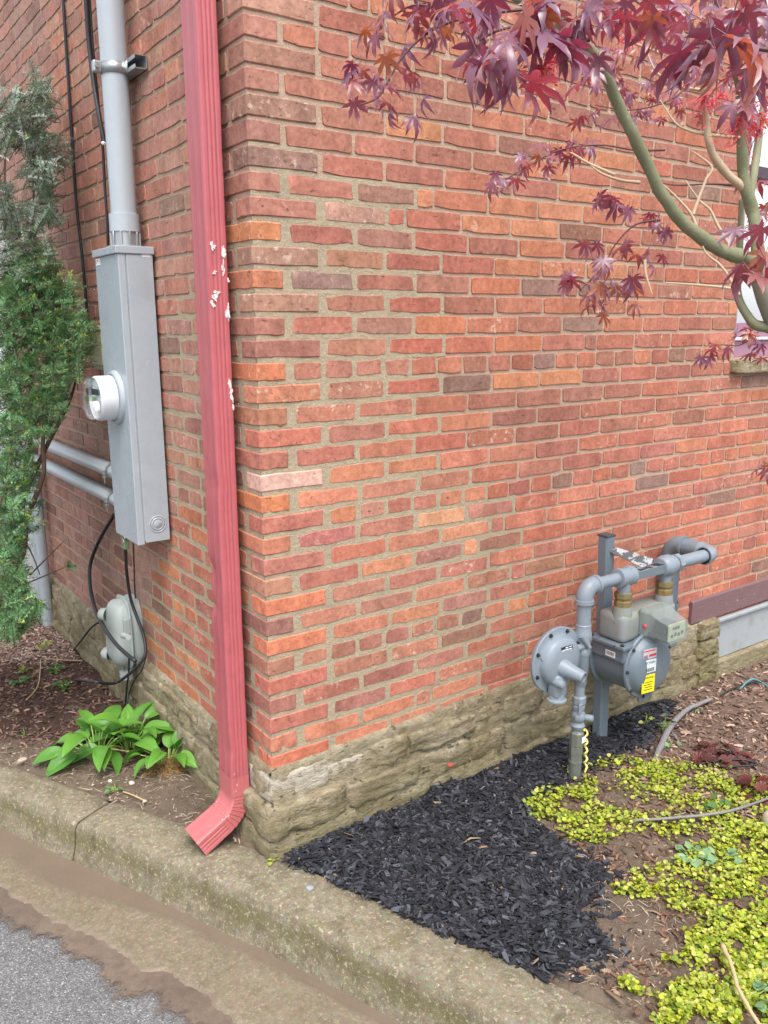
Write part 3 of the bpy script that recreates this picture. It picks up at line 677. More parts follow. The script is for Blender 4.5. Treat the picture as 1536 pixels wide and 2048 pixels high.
M_LINTEL = n.pbr(c, 0.7, 0, n.bump(g, 0.6, 0.004), 0.3)
mb = MB(); mb.bbox((2.155, -0.020, 0.040), (3.62, 0.05, 0.152), 0.004); mb.build('lintel', M_LINTEL, building)

# window with mauve painted frame
win = empty('sash_window', (2.85, 0, 1.2)); 
win.parent = building; win.matrix_parent_inverse = wmat(building).inverted()
m_fr = plain('mauve_paint', S(150, 112, 132), 0.45, 0, 0.06, 12); m_fr2 = plain('dark_frame', S(72, 56, 66), 0.5)
def part_box(nm, lo, hi, m, par, bev=0.003): mb = MB(); mb.bbox(lo, hi, bev); return mb.build(nm, m, par)
part_box('jamb', (WX0 + 0.001, 0.03, WZ0), (WX0 + 0.05, 0.12, WZ1), m_fr, win)
part_box('jamb', (WX1 - 0.05, 0.03, WZ0), (WX1 - 0.001, 0.12, WZ1), m_fr, win)
part_box('bottom_rail', (WX0 + 0.05, 0.05, WZ0 + 0.0), (WX1 - 0.05, 0.115, WZ0 + 0.075), m_fr, win)
part_box('stop_bead', (WX0 + 0.05, 0.035, WZ0 + 0.076), (WX1 - 0.05, 0.10, WZ0 + 0.09), plain('pale_bead', S(214, 196, 206), 0.4), win)
part_box('sash_rail', (WX0 + 0.05, 0.05, WZ0 + 0.091), (WX1 - 0.05, 0.11, WZ0 + 0.155), m_fr, win)
part_box('meeting_rail', (WX0 + 0.05, 0.05, 2.02), (WX1 - 0.05, 0.11, 2.07), m_fr2, win)
part_box('stile', (WX0 + 0.05, 0.052, WZ0 + 0.156), (WX0 + 0.085, 0.11, WZ1), m_fr2, win)
n = NT('sky_white_glass'); M_GLASS = n.pbr(S(226, 232, 238), 0.03, 0.0, None, 1.0, Coat_Weight=1.0)  # near-white base: the bright sky reflection is painted into the pane colour
gl = n.new('BsdfGlossy'); gl.inputs['Roughness'].default_value = 0.01; mx = n.new('MixShader'); mx.inputs[0].default_value = 0.45
n.link(n.bsdf.outputs[0], mx.inputs[1]); n.link(gl.outputs[0], mx.inputs[2]); n.link(mx.outputs[0], n.out.inputs[0])
for z0, z1 in ((WZ0 + 0.15, 2.025), (2.065, WZ1)):
    mb = MB(); mb.box((WX0 + 0.08, 0.075, z0), (WX1 - 0.05, 0.081, z1)); mb.build('pane', M_GLASS, win)
mb = MB(); mb.box((WX0, 0.13, WZ0), (WX1, 0.16, WZ1)); mb.build('backing_sheet', plain('white_backing', S(232, 232, 228), 0.7), win)  # white sheet added behind the panes to brighten the window
mb = MB(); mb.add(*rough_block((2.9, 0.03, 1.209), (1.16, 0.14, 0.066), 77, 0.004, 12, 12)); mb.build('window_sill', stone_mat('sill_stone', 0.2), building, 50)
# ------------------------------------------------------------------ red downspout on the corner
def paint_mat(name, col, rough=0.4, chips=None, metal=0.0, dirt=0.25, dirtc=S(90, 70, 66)):
    n = NT(name); f = n.noise(14, 5, 0.6)
    c = n.mix(f, tuple(x * 0.88 for x in col[:3]) + (1,), tuple(min(1, x * 1.1) for x in col[:3]) + (1,))
    d = n.ramp(n.noise(30, 6, 0.7), [(0.56, 0.0), (0.76, dirt)]); c = n.mix(d, c, dirtc)
    if chips:
        ch = n.ramp(n.noise(chips[0], 5, 0.7, n.scalev((1, 1, 0.6))), [(chips[1], 0.0), (chips[1] + 0.02, 1.0)]); c = n.mix(ch, c, chips[2])
    return n.pbr(c, n.math('ADD', rough - 0.08, n.math('MULTIPLY', f, 0.16)), metal, n.bump(n.noise(70, 4), 0.12, 0.002), 0.5)
M_RED = paint_mat('weathered_red_paint', S(172, 90, 96), 0.36, (85, 0.70, S(206, 180, 176)))
M_REDE = paint_mat('faded_red_paint', S(178, 98, 100), 0.42, (60, 0.645, S(214, 190, 186)))
M_CHIPW = plain('bare_primer', S(222, 210, 206), 0.7, 0, 0.08, 60)
DSX0, DSX1 = -0.090, -0.026; DSY0, DSY1 = 0.100, 0.205
def ds_section(kx=1.0, ky=1.0):
    """outline of a fluted rectangular pipe, local a along x, b along y, centred"""
    hx = (DSX1 - DSX0) / 2; hy = (DSY1 - DSY0) / 2; out = []
    def side(p, q, nrm, flutes):
        m = 22; res = []
        for i in range(m):
            t = 0.07 + 0.86 * i / (m - 1); d = 0.0
            for f in flutes:
                k = abs(t - f) / 0.045
                if k < 1: d = max(d, 0.0028 * (1 - k))
            res.append((p[0] + (q[0] - p[0]) * t - nrm[0] * d, p[1] + (q[1] - p[1]) * t - nrm[1] * d))
        return res
    A, B, C_, D = (-hx, -hy), (hx, -hy), (hx, hy), (-hx, hy)
    out += side(A, B, (0, -1), (0.30, 0.5, 0.70)); out += side(B, C_, (1, 0), (0.3, 0.7)); out += side(C_, D, (0, 1), (0.3, 0.5, 0.7)); out += side(D, A, (-1, 0), (0.22, 0.34, 0.66, 0.78))
    return [(a * kx, b * ky) for a, b in out]
ds = empty('downspout', (-0.06, 0.15, ZG)); tag(ds, 'red painted fluted metal downspout with dents and flaking paint at the brick corner', 'downspout')
SEC = ds_section(); dcx = (DSX0 + DSX1) / 2; dcy = (DSY0 + DSY1) / 2
mb = MB(); vs = []; nz = 150; m = len(SEC); zt, zb = 4.3, -0.085
for i in range(nz + 1):
    z = zt + (zb - zt) * (i / nz) if i == 0 else (2.75 + (zb - 2.75) * ((i - 1) / (nz - 1)))
    lean = 0.016 * max(0, 1 - (z + 0.1) / 2.6)
    for a, b in SEC:
        x, y = dcx + a, dcy + b + lean
        fl = 1.0 if z > -0.02 else 0.0
        # dents
        for dz, dyc, r, dep in ((0.655, DSY1, 0.028, 0.008), (0.53, DSY1, 0.022, 0.010), (0.60, DSY1 - 0.03, 0.06, 0.005), (0.93, DSY0 + 0.02, 0.03, 0.004), (0.38, DSY1, 0.06, 0.003), (0.05, DSY0, 0.03, 0.004)):
            k = ((z - dz) / r) ** 2 + ((y - dyc - lean) / 0.05) ** 2
            if k < 4 and x < dcx: x += dep * math.exp(-k * 1.2); y -= (dep * 0.8 * math.exp(-k * 1.2) if dyc > dcy else 0)
        x += 0.0009 * fbm(Vector((a * 20, b * 20, z * 9)), 3); y += 0.0009 * fbm(Vector((a * 20 + 7, b * 20, z * 9)), 3)
        vs.append((x, y, z))
fs = [(i * m + j, (i + 1) * m + j, (i + 1) * m + (j + 1) % m, i * m + (j + 1) % m) for i in range(nz) for j in range(m)]
mb.add(vs, fs); mb.build('pipe', M_RED, ds, 60)
# elbow: crimped bend out towards the curb, then the open outlet
lean0 = 0.016
mb = MB(); R = 0.105; vs = []; path = []
cx0 = dcx; zel = -0.060
steps = [(0.0, 0)] 
prof = []
for i in range(15): prof.append(('s', 0.0, 0.070 * (1 - i / 14)))
for i in range(61): prof.append(('b', 62 * i / 60, 0))
for i in range(1, 17): prof.append(('o', 62, 0.105 * i / 16))
ca, sa = math.cos(RAD(62)), math.sin(RAD(62))
for kind, ang, l in prof:
    a = RAD(ang); ctr = Vector((cx0 - R, dcy + lean0, zel - 0.055))
    if kind == 's': P = Vector((cx0, dcy + lean0, zel - 0.055 + l)); k = 1.035; flute = 0.25
    else: P = ctr + Vector((R * math.cos(a), 0, -R * math.sin(a))); k = 1.02; flute = 0.2
    tx = Vector((math.cos(a), 0, -math.sin(a)))          # local section axis (outward of the bend)
    if kind == 'b':
        ph = (ang / 62 * 8) % 1.0; k = 1.02 - 0.045 * (1 - ph) * (1 if ang < 60 else 0.3)
    if kind == 'o': P = P + Vector((-math.sin(a), 0, -math.cos(a))) * l; flute = 1.2; k = 1.0 + 0.05 * l / 0.105
    for (x, y), (px_, py_) in zip(SEC, ds_section()):
        hx = (DSX1 - DSX0) / 2; hy = (DSY1 - DSY0) / 2
        # soften the flutes in the bend
        sx = x; sy = y
        if flute < 1:
            if abs(abs(x) - hx) < 0.0045 and abs(y) < hy * 0.95: sx = math.copysign(hx - (hx - abs(x)) * flute, x)
            if abs(abs(y) - hy) < 0.0045 and abs(x) < hx * 0.95: sy = math.copysign(hy - (hy - abs(y)) * flute, y)
        q = P + tx * sx * k + Vector((0, 1, 0)) * sy * k; q += Vector((1, 1, 1)) * 0.0006 * fbm(q * 30, 2); vs.append(q)
np_ = len(prof)
mb.add(vs, [(i * m + j, (i + 1) * m + j, (i + 1) * m + (j + 1) % m, i * m + (j + 1) % m) for i in range(np_ - 1) for j in range(m)])
elbow = mb.build('elbow', M_REDE, ds, 45)
# flakes of bare metal on the side that faces the curb side
def blob(P, ax1, ax2, r1, r2, seed, off):
    rr = random.Random(seed); pts = []; n = 14
    for i in range(n):
        a = 2 * math.pi * i / n; k = rr.uniform(0.3, 1.2); pts.append(P + ax1 * r1 * k * math.cos(a) + ax2 * r2 * k * math.sin(a) + off)
    return pts
for px, py, rw, rh in ((425, 492, 7, 8), (449, 497, 6, 18), (446, 535, 3, 14), (438, 590, 11, 8), (428, 602, 7, 10), (456, 618, 6, 24), (463, 770, 5, 15), (466, 800, 5, 20), (430, 545, 4, 4), (457, 560, 3, 6)):
    P = on_y(px, py, DSY0 + 0.004); 
    if P.x > DSX1 - 0.004: P.x = DSX1 - 0.004
    if P.x < DSX0 + 0.006: P.x = DSX0 + 0.006
    lean = 0.016 * max(0, 1 - (P.z + 0.1) / 2.6); P.y = DSY0 + lean
    for q in range(5):
        pts = blob(P + Vector((U(-1, 1) * rw / 800, 0, U(-1, 1) * rh / 800)), Vector((1, 0, 0)), Vector((0, 0, 1)), rw / 1300 * U(0.5, 1.2), rh / 1300 * U(0.5, 1.2), px * 7 + py + q, Vector((0, -0.0016 - 0.0003 * q, 0)))
        mb = MB(); back = [p + Vector((0, 0.004, 0)) for p in pts]; n_ = len(pts)
        mb.add(pts + back, [tuple(range(n_))] + [(i, i + n_, (i + 1) % n_ + n_, (i + 1) % n_) for i in range(n_)])
        mb.build('paint_flake', M_CHIPW, ds)
# straps high on the wall
for z in (2.9,):
    mb = MB(); mb.bbox((DSX0 - 0.003, DSY0 - 0.003, z), (0.004, DSY1 + 0.004, z + 0.03), 0.002); mb.build('strap', M_RED, ds)

# ------------------------------------------------------------------ grey electrical service: panel, meter, conduits
def grey_mat(name, col, rough=0.38, smudge=0.25, metal=0.0):
    n = NT(name); sm = n.ramp(n.noise(5.5, 5, 0.6), [(0.5, 0.0), (0.75, smudge)])
    c = n.mix(sm, n.mix(n.noise(40, 4), tuple(x * 0.95 for x in col[:3]) + (1,), tuple(x * 1.05 for x in col[:3]) + (1,)), S(120, 126, 126))
    return n.pbr(c, n.math('ADD', rough, n.math('MULTIPLY', sm, 0.25)), metal, n.bump(n.noise(500, 2), 0.05, 0.001), 0.5)
M_PANEL = grey_mat('grey_enamel', S(158, 166, 173), 0.26); M_CONDUIT = grey_mat('grey_pvc', S(164, 172, 178), 0.3, 0.15)
M_GALV = grey_mat('galvanised_steel', S(160, 164, 166), 0.35, 0.4, 0.6)
M_BLACK = plain('black_rubber', S(38, 38, 42), 0.5); M_DARKG = plain('dark_grey_metal', S(84, 88, 90), 0.5, 0.3)
PX0, PX1 = -0.136, -0.012; PY0, PY1 = 0.738, 0.992; PZ0, PZ1 = 0.617, 1.668
pan = empty('electrical_panel', (-0.07, 0.87, PZ0)); tag(pan, 'tall grey enamelled electrical service panel with a round meter on its front', 'electrical panel')
mb = MB(); mb.bbox((PX0 + 0.012, PY0 + 0.004, PZ0 + 0.01), (PX1, PY1 - 0.003, PZ1 - 0.004), 0.004); body = mb.build('enclosure', M_PANEL, pan)
mb = MB(); mb.bbox((PX0, PY0, PZ0), (PX0 + 0.026, PY1, PZ1 - 0.026), 0.003); mb.build('cover', M_PANEL, pan)
mb = MB(); mb.bbox((PX0 - 0.008, PY0 - 0.005, PZ1 - 0.026), (PX1 + 0.004, PY1 + 0.005, PZ1), 0.003); mb.build('top_cap', M_PANEL, pan)
mb = MB(); mb.bbox((PX0 + 0.03, PY0 - 0.0005, PZ0 + 0.006), (PX1 - 0.002, PY0 + 0.01, PZ1 - 0.027), 0.002); mb.build('side_sheet', M_PANEL, pan)
# knockout rings on the side near the bottom
KC = on_y(317, 1048, PY0 - 0.001); Mk = axis_m((KC.x - 0.002, PY0 - 0.0005, KC.z), (0, -1, 0))
for r in (0.030, 0.021):
    mb = MB(); mb.lathe([(r - 0.0030, -0.002), (r - 0.0026, 0.0012), (r, 0.0018), (r + 0.0026, 0.0012), (r + 0.003, -0.002)], Mk, 40, False); mb.build('knockout_ring', M_PANEL, pan, True)
mb = MB(); mb.lathe([(0.0265, -0.001), (0.0265, 0.0004), (0.0001, 0.0006)], Mk, 40, False); mb.build('knockout_disc', M_PANEL, pan, True)
def sticker(nm, M, w, h, mat, par, th=0.0006):
    mb = MB(); mb.box((-w / 2, -h / 2, 0), (w / 2, h / 2, th), M); return mb.build(nm, mat, par)
M_WHITE = plain('white_label', S(232, 230, 232), 0.5, 0, 0.03); M_LREDB = plain('red_print', S(190, 60, 70), 0.5); M_INK = plain('black_print', S(40, 40, 44), 0.6); M_PALE = plain('pale_label', S(206, 202, 212), 0.45, 0, 0.03)
P = on_y(292, 508, PY0 - 0.001); sticker('rating_label', axis_m((P.x, PY0 - 0.0006, P.z), (0, -1, 0)), 0.030, 0.022, M_PALE, pan)
def on_front(px, py): p = on_x(px, py, PX0 - 0.0004); return p
P = on_front(196, 522); Mw = axis_m((PX0 - 0.0004, P.y, P.z), (-1, 0, 0))
lab = sticker('warning_label', Mw, 0.050, 0.030, M_WHITE, pan)
mb = MB(); mb.box((-0.025, 0.008, 0.0006), (0.025, 0.015, 0.0010), Mw); mb.build('red_band', M_LREDB, lab)
mb = MB(); mb.add([Mw @ Vector(v) for v in ((-0.003, 0.004, 0.001), (0.004, 0.004, 0.001), (0.001, -0.002, 0.001), (0.004, -0.002, 0.001), (-0.003, -0.012, 0.001), (0.0, -0.004, 0.001), (-0.004, -0.004, 0.001))], [(0, 6, 5, 4, 3, 2, 1)]); mb.build('bolt_mark', M_INK, lab)
for i in range(3): 
    for sx in (-0.017, 0.016):
        mb = MB(); mb.box((sx - 0.006, -0.009 + i * 0.005, 0.0006), (sx + 0.006, -0.0075 + i * 0.005, 0.0009), Mw); mb.build('print_line', M_INK, lab)
# latch wire seal at the bottom of the cover
P = on_front(250, 1066)
mb = MB(); mb.tube([Vector((PX0 - 0.006, P.y + 0.012 * math.cos(a), PZ0 - 0.002 + 0.014 * math.sin(a))) for a in [i * math.pi / 8 for i in range(17)]], 0.0014, 6); mb.build('hasp', M_GALV, pan, True)
# meter
MC = Vector((PX0, 0.862, on_x(234, 795, PX0).z)); Mm = axis_m(MC, (-1, 0, 0))
met = MB(); met.lathe([(0.098, -0.002), (0.098, 0.004), (0.092, 0.012), (0.083, 0.018), (0.083, 0.002)], Mm, 48, False); ring = met.build('meter_ring', M_PANEL, pan, True)
mb = MB(); mb.lathe([(0.080, 0.0), (0.080, 0.064), (0.079, 0.073), (0.074, 0.078)], Mm, 48, False); can = mb.build('meter_can', plain('white_plastic', S(204, 210, 216), 0.3, 0, 0.05), pan, 40)
n = NT('meter_face'); M_FACE = n.pbr(S(214, 222, 220), 0.4)
mb = MB(); mb.lathe([(0.073, 0.066), (0.0001, 0.066)], Mm, 40, False); mb.build('meter_face', M_FACE, can)
mb = MB(); mb.bbox((-0.03, 0.012, 0.072), (0.03, 0.034, 0.080), 0.002, 2, Mm); mb.build('display', M_INK, can)
mb = MB(); mb.lathe([(0.022, 0.072), (0.022, 0.082), (0.018, 0.086), (0.0001, 0.087)], Mm @ Matrix.Translation((0.01, -0.03, 0)), 20, False); mb.build('face_boss', M_WHITE, can, 40)
mb = MB(); mb.box((-0.05, -0.012, 0.0724), (-0.02, 0.006, 0.0732), Mm); mb.build('green_mark', plain('green_print', S(120, 176, 90), 0.5), can)
n = NT('meter_dome_glass'); gb = n.new('BsdfGlass'); gb.inputs['Roughness'].default_value = 0.03; gb.inputs['IOR'].default_value = 1.25; tb = n.new('BsdfTransparent'); mx = n.new('MixShader'); mx.inputs[0].default_value = 0.7
n.link(gb.outputs[0], mx.inputs[1]); n.link(tb.outputs[0], mx.inputs[2]); n.link(mx.outputs[0], n.out.inputs[0]); M_DOME = n.m
mb = MB(); mb.lathe([(0.0745, 0.076), (0.0750, 0.096), (0.071, 0.105), (0.055, 0.110), (0.0001, 0.112)], Mm, 48, False); mb.build('meter_dome', M_DOME, can, True)
for i, (w, z0, z1) in enumerate(((0.012, -0.006, 0.010),)):
    a = RAD(-120)
    Ms = Mm @ Matrix.Rotation(a, 4, 'Z') @ Matrix.Translation((0.0803, 0, 0.045)) @ Matrix.Rotation(math.pi / 2, 4, 'Y')
for j, (ang, zz, w, h) in enumerate(((178, 0.040, 0.010, 0.016), (165, 0.070, 0.006, 0.010), (155, 0.070, 0.006, 0.008), (200, 0.070, 0.006, 0.008), (148, 0.070, 0.008, 0.006))):
    # small printed marks round the can
    a = RAD(ang); Ms = Mm @ Matrix.Rotation(a, 4, 'Z') @ Matrix.Translation((0.0802, 0, zz)) @ Matrix.Rotation(math.pi / 2, 4, 'Y')
    mb = MB(); mb.box((-h / 2, -w / 2, -0.0004), (h / 2, w / 2, 0.0006), Ms); mb.build('can_mark', M_INK if j != 2 else plain('blue_print', S(70, 120, 190), 0.5), can)

# mast conduit above the panel
CX, CY = -0.068, 0.846
cond = empty('mast_conduit', (CX, CY, PZ1)); tag(cond, 'vertical grey service conduit rising from the top of the electrical panel', 'conduit')
mb = MB(); mb.tube([(CX, CY, 1.735), (CX, CY - 0.010, 2.3), (CX, CY - 0.02, 4.3)], 0.0445, 32); mb.build('pipe', M_CONDUIT, cond, 40)
mb = MB(); mb.lathe([(0.045, 0.0), (0.0515, 0.001), (0.0515, 0.060), (0.0455, 0.062)], Matrix.Translation((CX, CY, 1.722)), 36, False); mb.build('coupling', M_CONDUIT, cond, 40)
hub = MB(); hub.lathe([(0.066, 0.0), (0.066, 0.006), (0.047, 0.010), (0.046, 0.058)], Matrix.Translation((CX, CY, PZ1)), 32, True)
for i in range(10):
    a = i * 2 * math.pi / 10; hub.bbox((-0.004, 0.043, 0.006), (0.004, 0.052, 0.055), 0.001, 1, Matrix.Translation((CX, CY, PZ1)) @ Matrix.Rotation(a, 4, 'Z'))
hub.build('hub', M_GALV, cond, 40)
# strut bracket and clamp
br = empty('conduit_clamp', (-0.03, 0.82, 2.24)); tag(br, 'galvanised strut channel and pipe strap holding the vertical conduit to the brick', 'bracket')
zc = 2.245
mb = MB(); th = 0.0026; y0, y1 = 0.700, 0.975
for lo, hi in (((-0.006 - th, y0, zc - 0.021), (-0.006, y1, zc + 0.021)), ((-0.047, y0, zc + 0.0185), (-0.006, y1, zc + 0.021)), ((-0.047, y0, zc - 0.021), (-0.006, y1, zc - 0.0185)), ((-0.047, y0, zc + 0.0085), (-0.0445, y1, zc + 0.0185)), ((-0.047, y0, zc - 0.0185), (-0.0445, y1, zc - 0.0085))): mb.box(lo, hi)
mb.build('strut_channel', M_GALV, br)
cy2 = CY - 0.009
pts = [(-0.046, cy2 - 0.064), (-0.050, cy2 - 0.047)] + [(CX + 0.0465 * math.cos(a), cy2 + 0.0465 * math.sin(a)) for a in [RAD(-80 - i * 10) for i in range(21)]] + [(-0.050, cy2 + 0.047), (-0.046, cy2 + 0.064)]
mb = MB(); mb.add([(x, y, zc - 0.018) for x, y in pts] + [(x, y, zc + 0.018) for x, y in pts], [(i, i + 1, i + 1 + len(pts), i + len(pts)) for i in range(len(pts) - 1)])
strap = mb.build('pipe_strap', M_GALV, br, True); md = strap.modifiers.new('thick', 'SOLIDIFY'); md.thickness = 0.003; md.offset = 0
mb = MB(); mb.bbox((CX - 0.075, cy2 - 0.012, zc - 0.019), (CX - 0.046, cy2 + 0.012, zc + 0.019), 0.006); mb.build('strap_lug', M_GALV, br)
mb = MB(); mb.lathe([(0.007, -0.02), (0.007, 0.02)], axis_m((CX - 0.064, cy2, zc), (0, -1, 0)), 6); mb.build('bolt', M_GALV, br)

# two conduits running along the wall behind the shrub
for i, (z, lab) in enumerate(((0.822, 'upper grey conduit running along the brick from the panel'), (0.706, 'lower grey conduit running along the brick from the panel'))):
    hc = empty('wall_conduit', (-0.06, 1.8, z)); tag(hc, lab, 'conduit', 'conduits behind the shrub')
    mb = MB(); yE = 2.62 + 0.13 * i
    path = [(-0.060, PY1 - 0.01, z), (-0.060, 1.9, z - 0.004), (-0.06, yE - 0.12, z - 0.006)] + [(-0.06, yE - 0.12 + 0.12 * math.sin(a), z - 0.126 + 0.12 * math.cos(a)) for a in [RAD(q) for q in range(10, 91, 10)]] + [(-0.06, yE, -0.33)]
    mb.tube(path, 0.0305, 24); mb.build('pipe', M_CONDUIT, hc, 60)
    cl = MB(); yc = 1.21
    cl.lathe([(0.0325, -0.009), (0.0345, -0.009), (0.0345, 0.009), (0.0325, 0.009)], axis_m((-0.06, yc, z), (0, 1, 0)), 28, False); clo = cl.build('clamp', M_GALV, hc, 40)
    mb = MB(); mb.bbox((-0.104, yc - 0.009, z - 0.012), (-0.092, yc + 0.009, z - 0.004), 0.001); mb.bbox((-0.104, yc - 0.009, z - 0.026), (-0.092, yc + 0.009, z - 0.018), 0.001); mb.tube([(-0.098, yc, z + 0.006), (-0.098, yc, z - 0.046)], 0.0035, 8); mb.build('clamp_bolt', M_GALV, clo)
    mb = MB(); mb.bbox((-0.03, yc - 0.012, z - 0.045), (0.001, yc + 0.012, z + 0.04), 0.002); mb.build('standoff', M_DARKG, hc)

# beige junction box, half hidden by the panel
bj = empty('junction_box', (-0.03, 1.36, 1.23)); tag(bj, 'small beige junction box on the brick half hidden by the electrical panel', 'junction box')
m_bg = plain('beige_plastic', S(176, 168, 128), 0.5, 0, 0.06)
mb = MB(); mb.bbox((-0.052, 1.235, 1.225), (0.0, 1.40, 1.398), 0.006); mb.build('housing', m_bg, bj)
mb = MB(); mb.bbox((-0.064, 1.228, 1.385), (0.0, 1.407, 1.404), 0.004); mb.build('lid_lip', m_bg, bj)
mb = MB(); mb.bbox((-0.060, 1.245, 1.245), (-0.0515, 1.39, 1.384), 0.004); mb.build('lid', m_bg, bj)

def cable(nm, label, pts, r, mat, cat='cable', group=None, n=6, parts=False):
    mb = MB(); mb.tube(smooth_path(pts, 8), r, 8); o = mb.build(nm, mat, None, True); return tag(o, label, cat, group)
bx = lambda px, py, x=-0.012: on_x(px, py, x)
cable('wall_cable', 'single thin black cable running down the brick to the beige junction box', [on_x(112, -200), bx(126, 0), bx(134, 120), bx(143, 260), bx(152, 400), bx(165, 520), bx(177, 640), Vector((-0.03, 1.36, 1.40))], 0.0065, M_BLACK)
cable('wall_cable', 'thick black cable beside the vertical conduit ending at a white clip', [on_x(160, -200, -0.05), bx(172, 0, -0.05), bx(178, 90, -0.05), bx(188, 170, -0.05), bx(200, 240, -0.05), bx(209, 285, -0.045)], 0.0085, M_BLACK)
cable('wall_cable', 'thin black cable beside the vertical conduit running down to the panel top', [on_x(168, -200, -0.035), bx(179, 0, -0.035), bx(186, 100, -0.035), bx(196, 200, -0.03), bx(205, 290, -0.02), bx(210, 380, -0.02), bx(215, 450, -0.02), bx(216, 500, -0.02)], 0.0055, M_BLACK)
P = bx(206, 286, -0.052); mb = MB(); mb.lathe([(0.001, 0.004), (0.006, 0.003), (0.007, 0.0), (0.006, -0.012), (0.003, -0.04)], axis_m(P, (-1, -0.4, 0)), 14); tag(mb.build('cable_clip', M_WHITE, None, True), 'small white cable clip beside the vertical conduit', 'clip')
# wires below the panel
E_ = Vector((-0.02, 1.0, 0.66))
cable('drop_cable', 'thick black cable looping from behind the panel past the grey housing to a cut end', [bx(228, 1030, -0.02), bx(205, 1068, -0.03), bx(186, 1110, -0.05), bx(179, 1145, -0.07), bx(184, 1195, -0.10), bx(200, 1240, -0.13), bx(232, 1288, -0.15), bx(270, 1322, -0.15)], 0.0085, M_BLACK)
cable('drop_cable', 'black cable with green tag hanging from the panel bottom and looping onto the soil', [bx(250, 1064, -0.12), bx(251, 1100, -0.10), bx(254, 1150, -0.06), bx(262, 1200, -0.04), bx(276, 1240, -0.03), bx(287, 1270, -0.03), bx(291, 1300, -0.04), bx(284, 1322, -0.06), bx(262, 1345, -0.09), bx(235, 1364, -0.12), bx(215, 1367, -0.17), bx(185, 1363, -0.24), Vector(on_z(155, 1360, ZG + 0.012)), Vector(on_z(130, 1366, ZG - 0.01))], 0.0065, M_BLACK)
P = bx(252, 1085, -0.108); mb = MB(); mb.bbox((-0.010, -0.012, -0.026), (0.010, 0.012, 0.026), 0.003, 2, Matrix.Translation(P)); tg = mb.build('cable_tag', plain('green_tape', S(110, 146, 104), 0.5, 0, 0.4, 90)); tag(tg, 'green and white tape tag on the cable below the panel', 'tag')
cable('drop_cable', 'hair thin black wire straight down the brick from the panel bottom', [bx(266, 1085, -0.006), bx(268, 1140, -0.006), bx(271, 1200, -0.008), bx(282, 1250, -0.01), bx(293, 1292, -0.02), bx(286, 1335, -0.03), bx(268, 1362, -0.05), bx(258, 1390, -0.05), Vector(on_z(252, 1430, ZG))], 0.0028, M_BLACK)
cable('ground_wire', 'thin teal wire from the grey housing into the soil', [bx(238, 1318, -0.09), bx(248, 1345, -0.08), bx(254, 1370, -0.07), bx(256, 1395, -0.06), Vector(on_z(252, 1418, ZG - 0.01))], 0.0032, plain('teal_wire', S(110, 148, 150), 0.5))
cable('ground_wire', 'black wire from the grey housing into the soil beside the teal one', [bx(258, 1316, -0.08), bx(257, 1350, -0.08), bx(253, 1380, -0.075), Vector(on_z(250, 1425, ZG - 0.01))], 0.0042, M_BLACK)
cable('stub_cable', 'short black cable bending from the stone foundation into the soil', [bx(208, 1247, -0.05), bx(195, 1246, -0.07), bx(180, 1258, -0.09), bx(163, 1280, -0.11), Vector(on_z(147, 1300, ZG - 0.005))], 0.005, M_BLACK)
# grey clam shell housing low on the wall
hs = empty('utility_housing', (-0.06, 1.26, 0.0)); tag(hs, 'rounded grey utility housing mounted low on the wall above the foundation', 'utility box')
M_HOUS = grey_mat('grey_fibreglass', S(158, 166, 164), 0.5, 0.2)
def loft(mb, x0, x1, y0, y1, z0, z1, depth_fn, nu=22, nv=26):
    def fn(u, v):
        a = math.pi * u; z = z0 + (z1 - z0) * v; e = (1 - abs(2 * v - 1) ** 3.0) ** (1 / 3.0); w = (y1 - y0) / 2 * e
        sa = math.copysign(abs(math.sin(a)) ** 0.6, math.sin(a)); cb = math.copysign(abs(math.cos(a)) ** 0.6, math.cos(a))
        return (x0 + (x1 - x0) * sa * e * depth_fn(v), (y0 + y1) / 2 + w * cb, z)
    b0 = len(mb.f); mb.grid(fn, nu, nv)
HY0, HY1 = 1.155, 1.345
mb = MB(); loft(mb, 0.0, -0.062, HY0, HY1, -0.045, 0.272, lambda v: 1.0); mb.build('back_shell', M_HOUS, hs, True)
mb = MB(); loft(mb, -0.05, -0.135, HY0 + 0.006, HY1 - 0.006, -0.035, 0.262, lambda v: 0.9 + 0.1 * math.cos(v * 5)); sh = mb.build('front_shell', M_HOUS, hs, True)
mb = MB(); loft(mb, -0.052, -0.062, HY0 - 0.006, HY1 + 0.006, -0.05, 0.278, lambda v: 1.0); mb.build('rim', M_HOUS, hs, True)
for zz in (0.185, 0.005):
    mb = MB(); mb.lathe([(0.030, 0.0), (0.028, 0.03), (0.014, 0.042), (0.0001, 0.044)], axis_m((-0.105, HY1 - 0.045, zz), (-0.6, 0.8, 0)), 20, False); mb.build('boss', M_HOUS, sh, True)
P = on_x(252, 1272, -0.11)
mb = MB(); mb.tube([(P.x, P.y + 0.035, P.z - 0.008), (P.x, P.y - 0.03, P.z + 0.004)], 0.012, 16); mb.build('latch_barrel', M_HOUS, hs, 40)
mb = MB(); mb.bbox((-0.085, HY0 - 0.006, P.z - 0.035), (-0.055, HY0 + 0.012, P.z + 0.035), 0.005); mb.build('latch_plate', M_HOUS, hs)
mb = MB(); mb.tube([(-0.07, 1.215, -0.05), (-0.07, 1.215, -0.085)], 0.028, 18); mb.build('cable_entry', M_HOUS, hs, 40)
mb = MB(); mb.lathe([(0.012, 0), (0.012, 0.014)], axis_m((-0.03, HY0, 0.0), (0, -1, 0)), 10); mb.build('ground_lug', M_GALV, hs)

